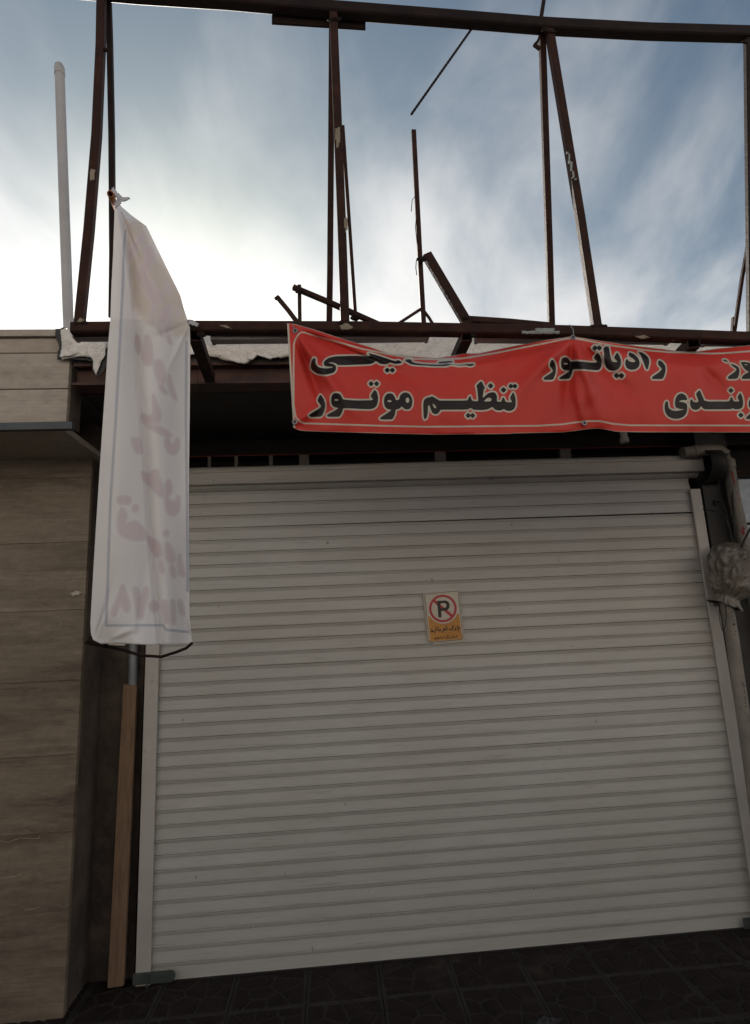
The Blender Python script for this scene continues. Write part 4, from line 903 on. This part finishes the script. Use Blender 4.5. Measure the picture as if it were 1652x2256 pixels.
MB().tube(l0, .034, 18).build('pipe', MAT['oldpvc'], lp, smooth=True)
MB().tube([l0[0].lerp(l0[1],-.1), l0[0].lerp(l0[1],.22)], .041, 18).build('coupling', MAT['oldpvc'], lp, smooth=True)
def pmark(u, off, w, h):
    k = int(u); f = u-k; c = l0[k].lerp(l0[k+1], f); t = (l0[k+1]-l0[k]).normalized(); s = t.cross(Vector((0,1,0))).normalized()
    if s.x < 0: s = -s
    n_ = Vector((0,-1,0)); c = c+n_*.0335+s*off; return c, t, s, w, h
mb = MB()
for (u, off, w, h) in ((1.75,.0,.004,.018),(1.79,.004,.016,.004),(1.86,.002,.003,.012),(1.90,.0,.012,.003),(1.96,.003,.003,.014),(2.0,.0,.014,.003),(2.05,-.002,.014,.003),(2.1,.0,.014,.003),(.55,.0,.010,.003),(.62,.002,.010,.003),(.70,.0,.003,.008),(.78,.0,.012,.012),(.92,.003,.003,.009),(.98,.0,.010,.003)):
    c, t, s, w, h = pmark(u, off, w, h); nn = Vector((0,-.0012,0)); q = [c-s*w/2-t*h/2, c+s*w/2-t*h/2, c+s*w/2+t*h/2, c-s*w/2+t*h/2]
    mb = MB(); mb.hexa([v+Vector((0,.003,0)) for v in q]+[v+nn for v in q]); mb.build('printed_mark', MAT['black'], lp)
# lumpy plastic wrap
wa, wb_ = at(1622,1200,-.13), at(1598,1335,-.13); mb = MB(); nT_, nA = 90, 150; vs = []; fs = []
ax = (wb_-wa); axn = ax.normalized(); sA = axn.cross(Vector((0,1,0))).normalized(); sB = sA.cross(axn).normalized()
for i in range(nT_):
    t = i/(nT_-1); base = np.interp(t, [0,.05,.14,.3,.5,.68,.80,.86,.93,1], [.045,.060,.105,.128,.132,.118,.085,.058,.066,.085])
    base *= 1+.10*math.sin(t*7+1)
    for j in range(nA):
        th = 6.28319*j/nA; c_, s_ = math.cos(th), math.sin(th)
        w1 = noise.noise(Vector((c_*1.1, s_*1.1, t*2.2)))*.9
        pl = noise.noise(Vector((c_*4.2+w1, s_*4.2, t*1.3+w1))); pl2 = noise.noise(Vector((c_*10, s_*10+w1*2, t*3.5+5)))
        fold = 1-abs(pl)*2.2; cr = noise.voronoi(Vector((c_*2.6, s_*2.6, t*5.0)))[0]
        r = base*(1+.13*fold+.05*pl2+.20*(cr[1]-cr[0])-.12+.22*w1)
        vs.append(wa+ax*(t+.03*pl*(t > .85))+sA*(c_*r*1.08)+sB*(s_*r*.62))
for i in range(nT_-1):
    for j in range(nA): fs.append((i*nA+j, i*nA+(j+1)%nA, (i+1)*nA+(j+1)%nA, (i+1)*nA+j))
mb.add(vs, fs); wr = mb.build('plastic_wrap', MAT['wrap'], None, smooth=True)
tag(wr, 'dusty crumpled plastic sheet wrapped round the pipe joint beside the right guide', 'plastic wrap')
def cable(pts, Y, r, label, mat='black'):
    p = P_(pts, Y); q = []
    for i in range(len(p)-1):
        p0_, p1, p2, p3 = p[max(i-1,0)], p[i], p[i+1], p[min(i+2,len(p)-1)]
        for k in range(6):
            t = k/6; q.append(.5*((2*p1)+(p2-p0_)*t+(2*p0_-5*p1+4*p2-p3)*t*t+(3*p1-p0_-3*p2+p3)*t**3))
    q.append(p[-1]); o = MB().tube(q, r, 7).build('cable', MAT[mat], None, smooth=True); return tag(o, label, 'cable', 'loose cables beside the drain pipe')
cable([(1582,1045),(1586,1090),(1600,1130),(1612,1180),(1618,1212)], -.08, .003, 'thin black cable curving from the column into the plastic wrap')
cable([(1614,1080),(1616,1130),(1618,1180),(1620,1215)], -.10, .0035, 'black cable hanging straight down left of the drain pipe')
cable([(1608,1050),(1612,1110),(1622,1180),(1624,1215)], -.09, .003, 'black cable running close along the back of the drain pipe')
cable([(1548,1122),(1565,1124),(1590,1132),(1606,1160),(1614,1200)], -.10, .0035, 'black cable arching from the steel column to the wrapped joint')
cable([(1675,1120),(1655,1160),(1636,1200),(1632,1230)], -.17, .006, 'thick dark cable crossing in front of the drain pipe')
cable([(1580,1052),(1610,1050),(1660,1046),(1720,1044)], -.05, .002, 'thin wire stretched level across the top of the window')
cable([(1590,1310),(1584,1350),(1592,1390),(1600,1360),(1596,1320)], -.15, .0022, 'thin wire loop dangling below the plastic wrap')

# small fittings under the canopy
pf = thing('pipe_stub', 'short capped white pipe stub poking below the soffit under the red banner', 'pipe stub')
a, b = at(1374,950,-.45), at(1376,975,-.45)
mb = MB(); mb.tube([Vector((a.x,a.y,2.80)), Vector((b.x,b.y,b.z+.02))], .018, 14); mb.build('pipe', MAT['oldpvc'], pf, smooth=True)
MB().tube([Vector((b.x,b.y,b.z+.025)), Vector((b.x,b.y,b.z))], .023, 14).build('cap', MAT['oldpvc'], pf, smooth=True)
p2 = thing('pipe_ring', 'thin dark pipe end hanging from the soffit behind the banner corner', 'pipe stub')
a = at(668,952,-.5); mb = MB(); mb.hollow([Vector((a.x,a.y,2.80)), a], .04, .04, .004); mb.build('pipe', MAT['rust_dark'], p2)
# loose wires on the frame
def wire(pts, Y, r, name, label):
    p = P_(pts, Y); return tag(MB().tube(p, r, 6).build(name, MAT['rust'], None, smooth=True), label, 'wire')
wire([(914,433),(908,440),(907,452),(906,466)], YF+.045, .0016, 'loose_wire', 'short curled wire near the top of the lone bent upright')
wire([(917,480),(915,500),(918,530),(922,553)], YF+.045, .0016, 'loose_wire', 'thin wire running down the left of the lone upright')
wire([(921,570),(917,574),(916,590),(918,606)], YF+.045, .0018, 'loose_wire', 'frayed wire dangling where the diagonal brace meets the upright')
wire([(436,800),(434,830),(437,855),(432,872),(428,880)], YB-.02, .0012, 'loose_wire', 'fine pale thread dangling below the left bracket')

# ------------------------------------------------------------------ houses across the street, and vans added to shade the lower shutter, behind the viewer
MAT['cream'] = noisy('cream_facade', (.60,.55,.48), (.55,.50,.435), 1.5, .9)
MAT['vanpaint'] = noisy('dark_van_paint', (.022,.026,.034), (.018,.021,.028), 2, .35, bmp=.0)
YO = -10.6
def opposite(x0, x1, h, label):
    t = thing('house', label, 'building', 'houses across the street')
    box('wall', (x0,YO-8,-.17), (x1,YO,h), MAT['cream'], t)
    box('roof', (x0-.1,YO-8.1,h+.002), (x1+.1,YO+.12,h+.2), MAT['roofing'], t)
    nw = int((x1-x0)/2.8)
    for k in range(nw):
        xx = x0+(k+.5)*(x1-x0)/nw; zz = 3.95
        w = MB().box((xx-.5,YO-.01,zz),(xx+.5,YO+.025,zz+1.35)).build('window', MAT['glass'], t)
        MB().box((xx-.6,YO+.002,zz-.08),(xx+.6,YO+.10,zz-.003)).build('sill', MAT['guide'], w)
        if k % 2: box('door', (xx-.5,YO-.06,-.16), (xx+.5,YO+.02,2.1), MAT['rust_dark'], t)
opposite(-17, -5.2, 6.6, 'two storey cream house across the street, behind the viewer to the left')
opposite(-5.0, 7.4, 6.8, 'two storey cream house across the street, directly behind the viewer')
opposite(7.6, 19, 6.5, 'two storey cream house across the street, behind the viewer to the right')
def van(x, label):  # unseen vans added to keep bounce light off the lower shutter
    t = thing('light_block_van', label, 'van', 'unseen vans added to shade the lower shutter', (x,-5.95,-.155))
    side = [(-2.55,.32),(2.50,.32),(2.55,.60),(2.45,1.05),(1.85,1.25),(1.35,2.0),(1.15,2.12),(-2.40,2.14),(-2.55,1.95)]
    mb = MB(); n = len(side); vs = []
    for y, k in ((-.93,.97),(-.88,1.0),(.88,1.0),(.93,.97)): vs += [(a*k, y, .32+(b-.32)*(k if abs(y) > .9 else 1)) for a, b in side]
    fs = [tuple(range(n)), tuple(3*n+j for j in range(n-1,-1,-1))]
    for r in range(3):
        for j in range(n): fs.append((r*n+j, r*n+(j+1)%n, (r+1)*n+(j+1)%n, (r+1)*n+j))
    mb.add(vs, fs); mb.build('body', MAT['vanpaint'], t)
    for sx in (-1.6, 1.6):
        for sy in (-.86, .86):
            w = MB().tube([(sx,sy-.1,.33),(sx,sy+.1,.33)], .33, 20).build('wheel', MAT['black'], t, smooth=True)
            MB().tube([(sx,sy-.108,.33),(sx,sy+.108,.33)], .19, 16).build('rim', MAT['galv'], w, smooth=True)
    for sy in (-.935, .935):
        MB().box((.35,sy-.004,1.28),(1.25,sy+.004,1.85)).build('side_window', MAT['glass'], t)
    mb = MB(); mb.add([(1.80,-.75,1.33),(1.80,.75,1.33),(1.40,.68,1.93),(1.40,-.68,1.93)], [(0,1,2,3)]); mb.v = [(a+.03,b,c+.01) for a,b,c in mb.v]; mb.build('windscreen', MAT['glass'], t)
    for sy in (-.65,.65): MB().box((2.47,sy-.15,.72),(2.535,sy+.15,.90)).build('headlight', MAT['guide'], t)
van(-5.0, 'unseen dark van added to shade the lower shutter, behind the viewer to the left')
van(.5, 'unseen dark van added to shade the lower shutter, directly behind the viewer')
van(6.0, 'unseen dark van added to shade the lower shutter, behind the viewer to the right')

# dark rag on the tiles near the bottom edge
rg = gr(1195, 2262, 0); mb = MB(); nR = 26; vs = []; fs = []
for i in range(nR):
    for j in range(nR):
        u, v = i/(nR-1)*2-1, j/(nR-1)*2-1; k = 1-.3*abs(noise.noise(Vector((u*2,v*2,3))))
        hgt = max(0, (1-u*u)*(1-v*v))*(.012+.03*abs(noise.fractal(Vector((u*2.2,v*2.2,6)),1,2,4)))
        vs.append((rg.x+u*.075*k+.03*v, rg.y+v*.04*k, .003+hgt))
for i in range(nR-1):
    for j in range(nR-1): fs.append((i*nR+j,(i+1)*nR+j,(i+1)*nR+j+1,i*nR+j+1))
mb.add(vs, fs); o = mb.build('rag', MAT['black'], None, smooth=True); md = o.modifiers.new('thickness','SOLIDIFY'); md.thickness = .002
tag(o, 'small crumpled black rag lying on the dark paving tiles', 'rag')

# grit and crumbs gathered on the paving along the shutter
rnd = random.Random(5); mb = MB()
for k in range(320):
    y = -.02-abs(rnd.gauss(0,.22)); x = rnd.uniform(-1.2, 2.6); r = rnd.uniform(.0012,.0036); a = rnd.random()*6.28
    q = [(x+r*math.cos(a+i*2.094)*rnd.uniform(.6,1.2), y+r*math.sin(a+i*2.094), .0005) for i in range(3)]
    mb.add(q+[(x,y,.0015+r*rnd.uniform(.5,1.0))], [(0,1,2),(0,1,3),(1,2,3),(2,0,3)])
o = mb.build('grit', MAT['cement']); tag(o, 'brownish grit and crumbs scattered on the paving along the shutter', 'grit', kind='stuff')
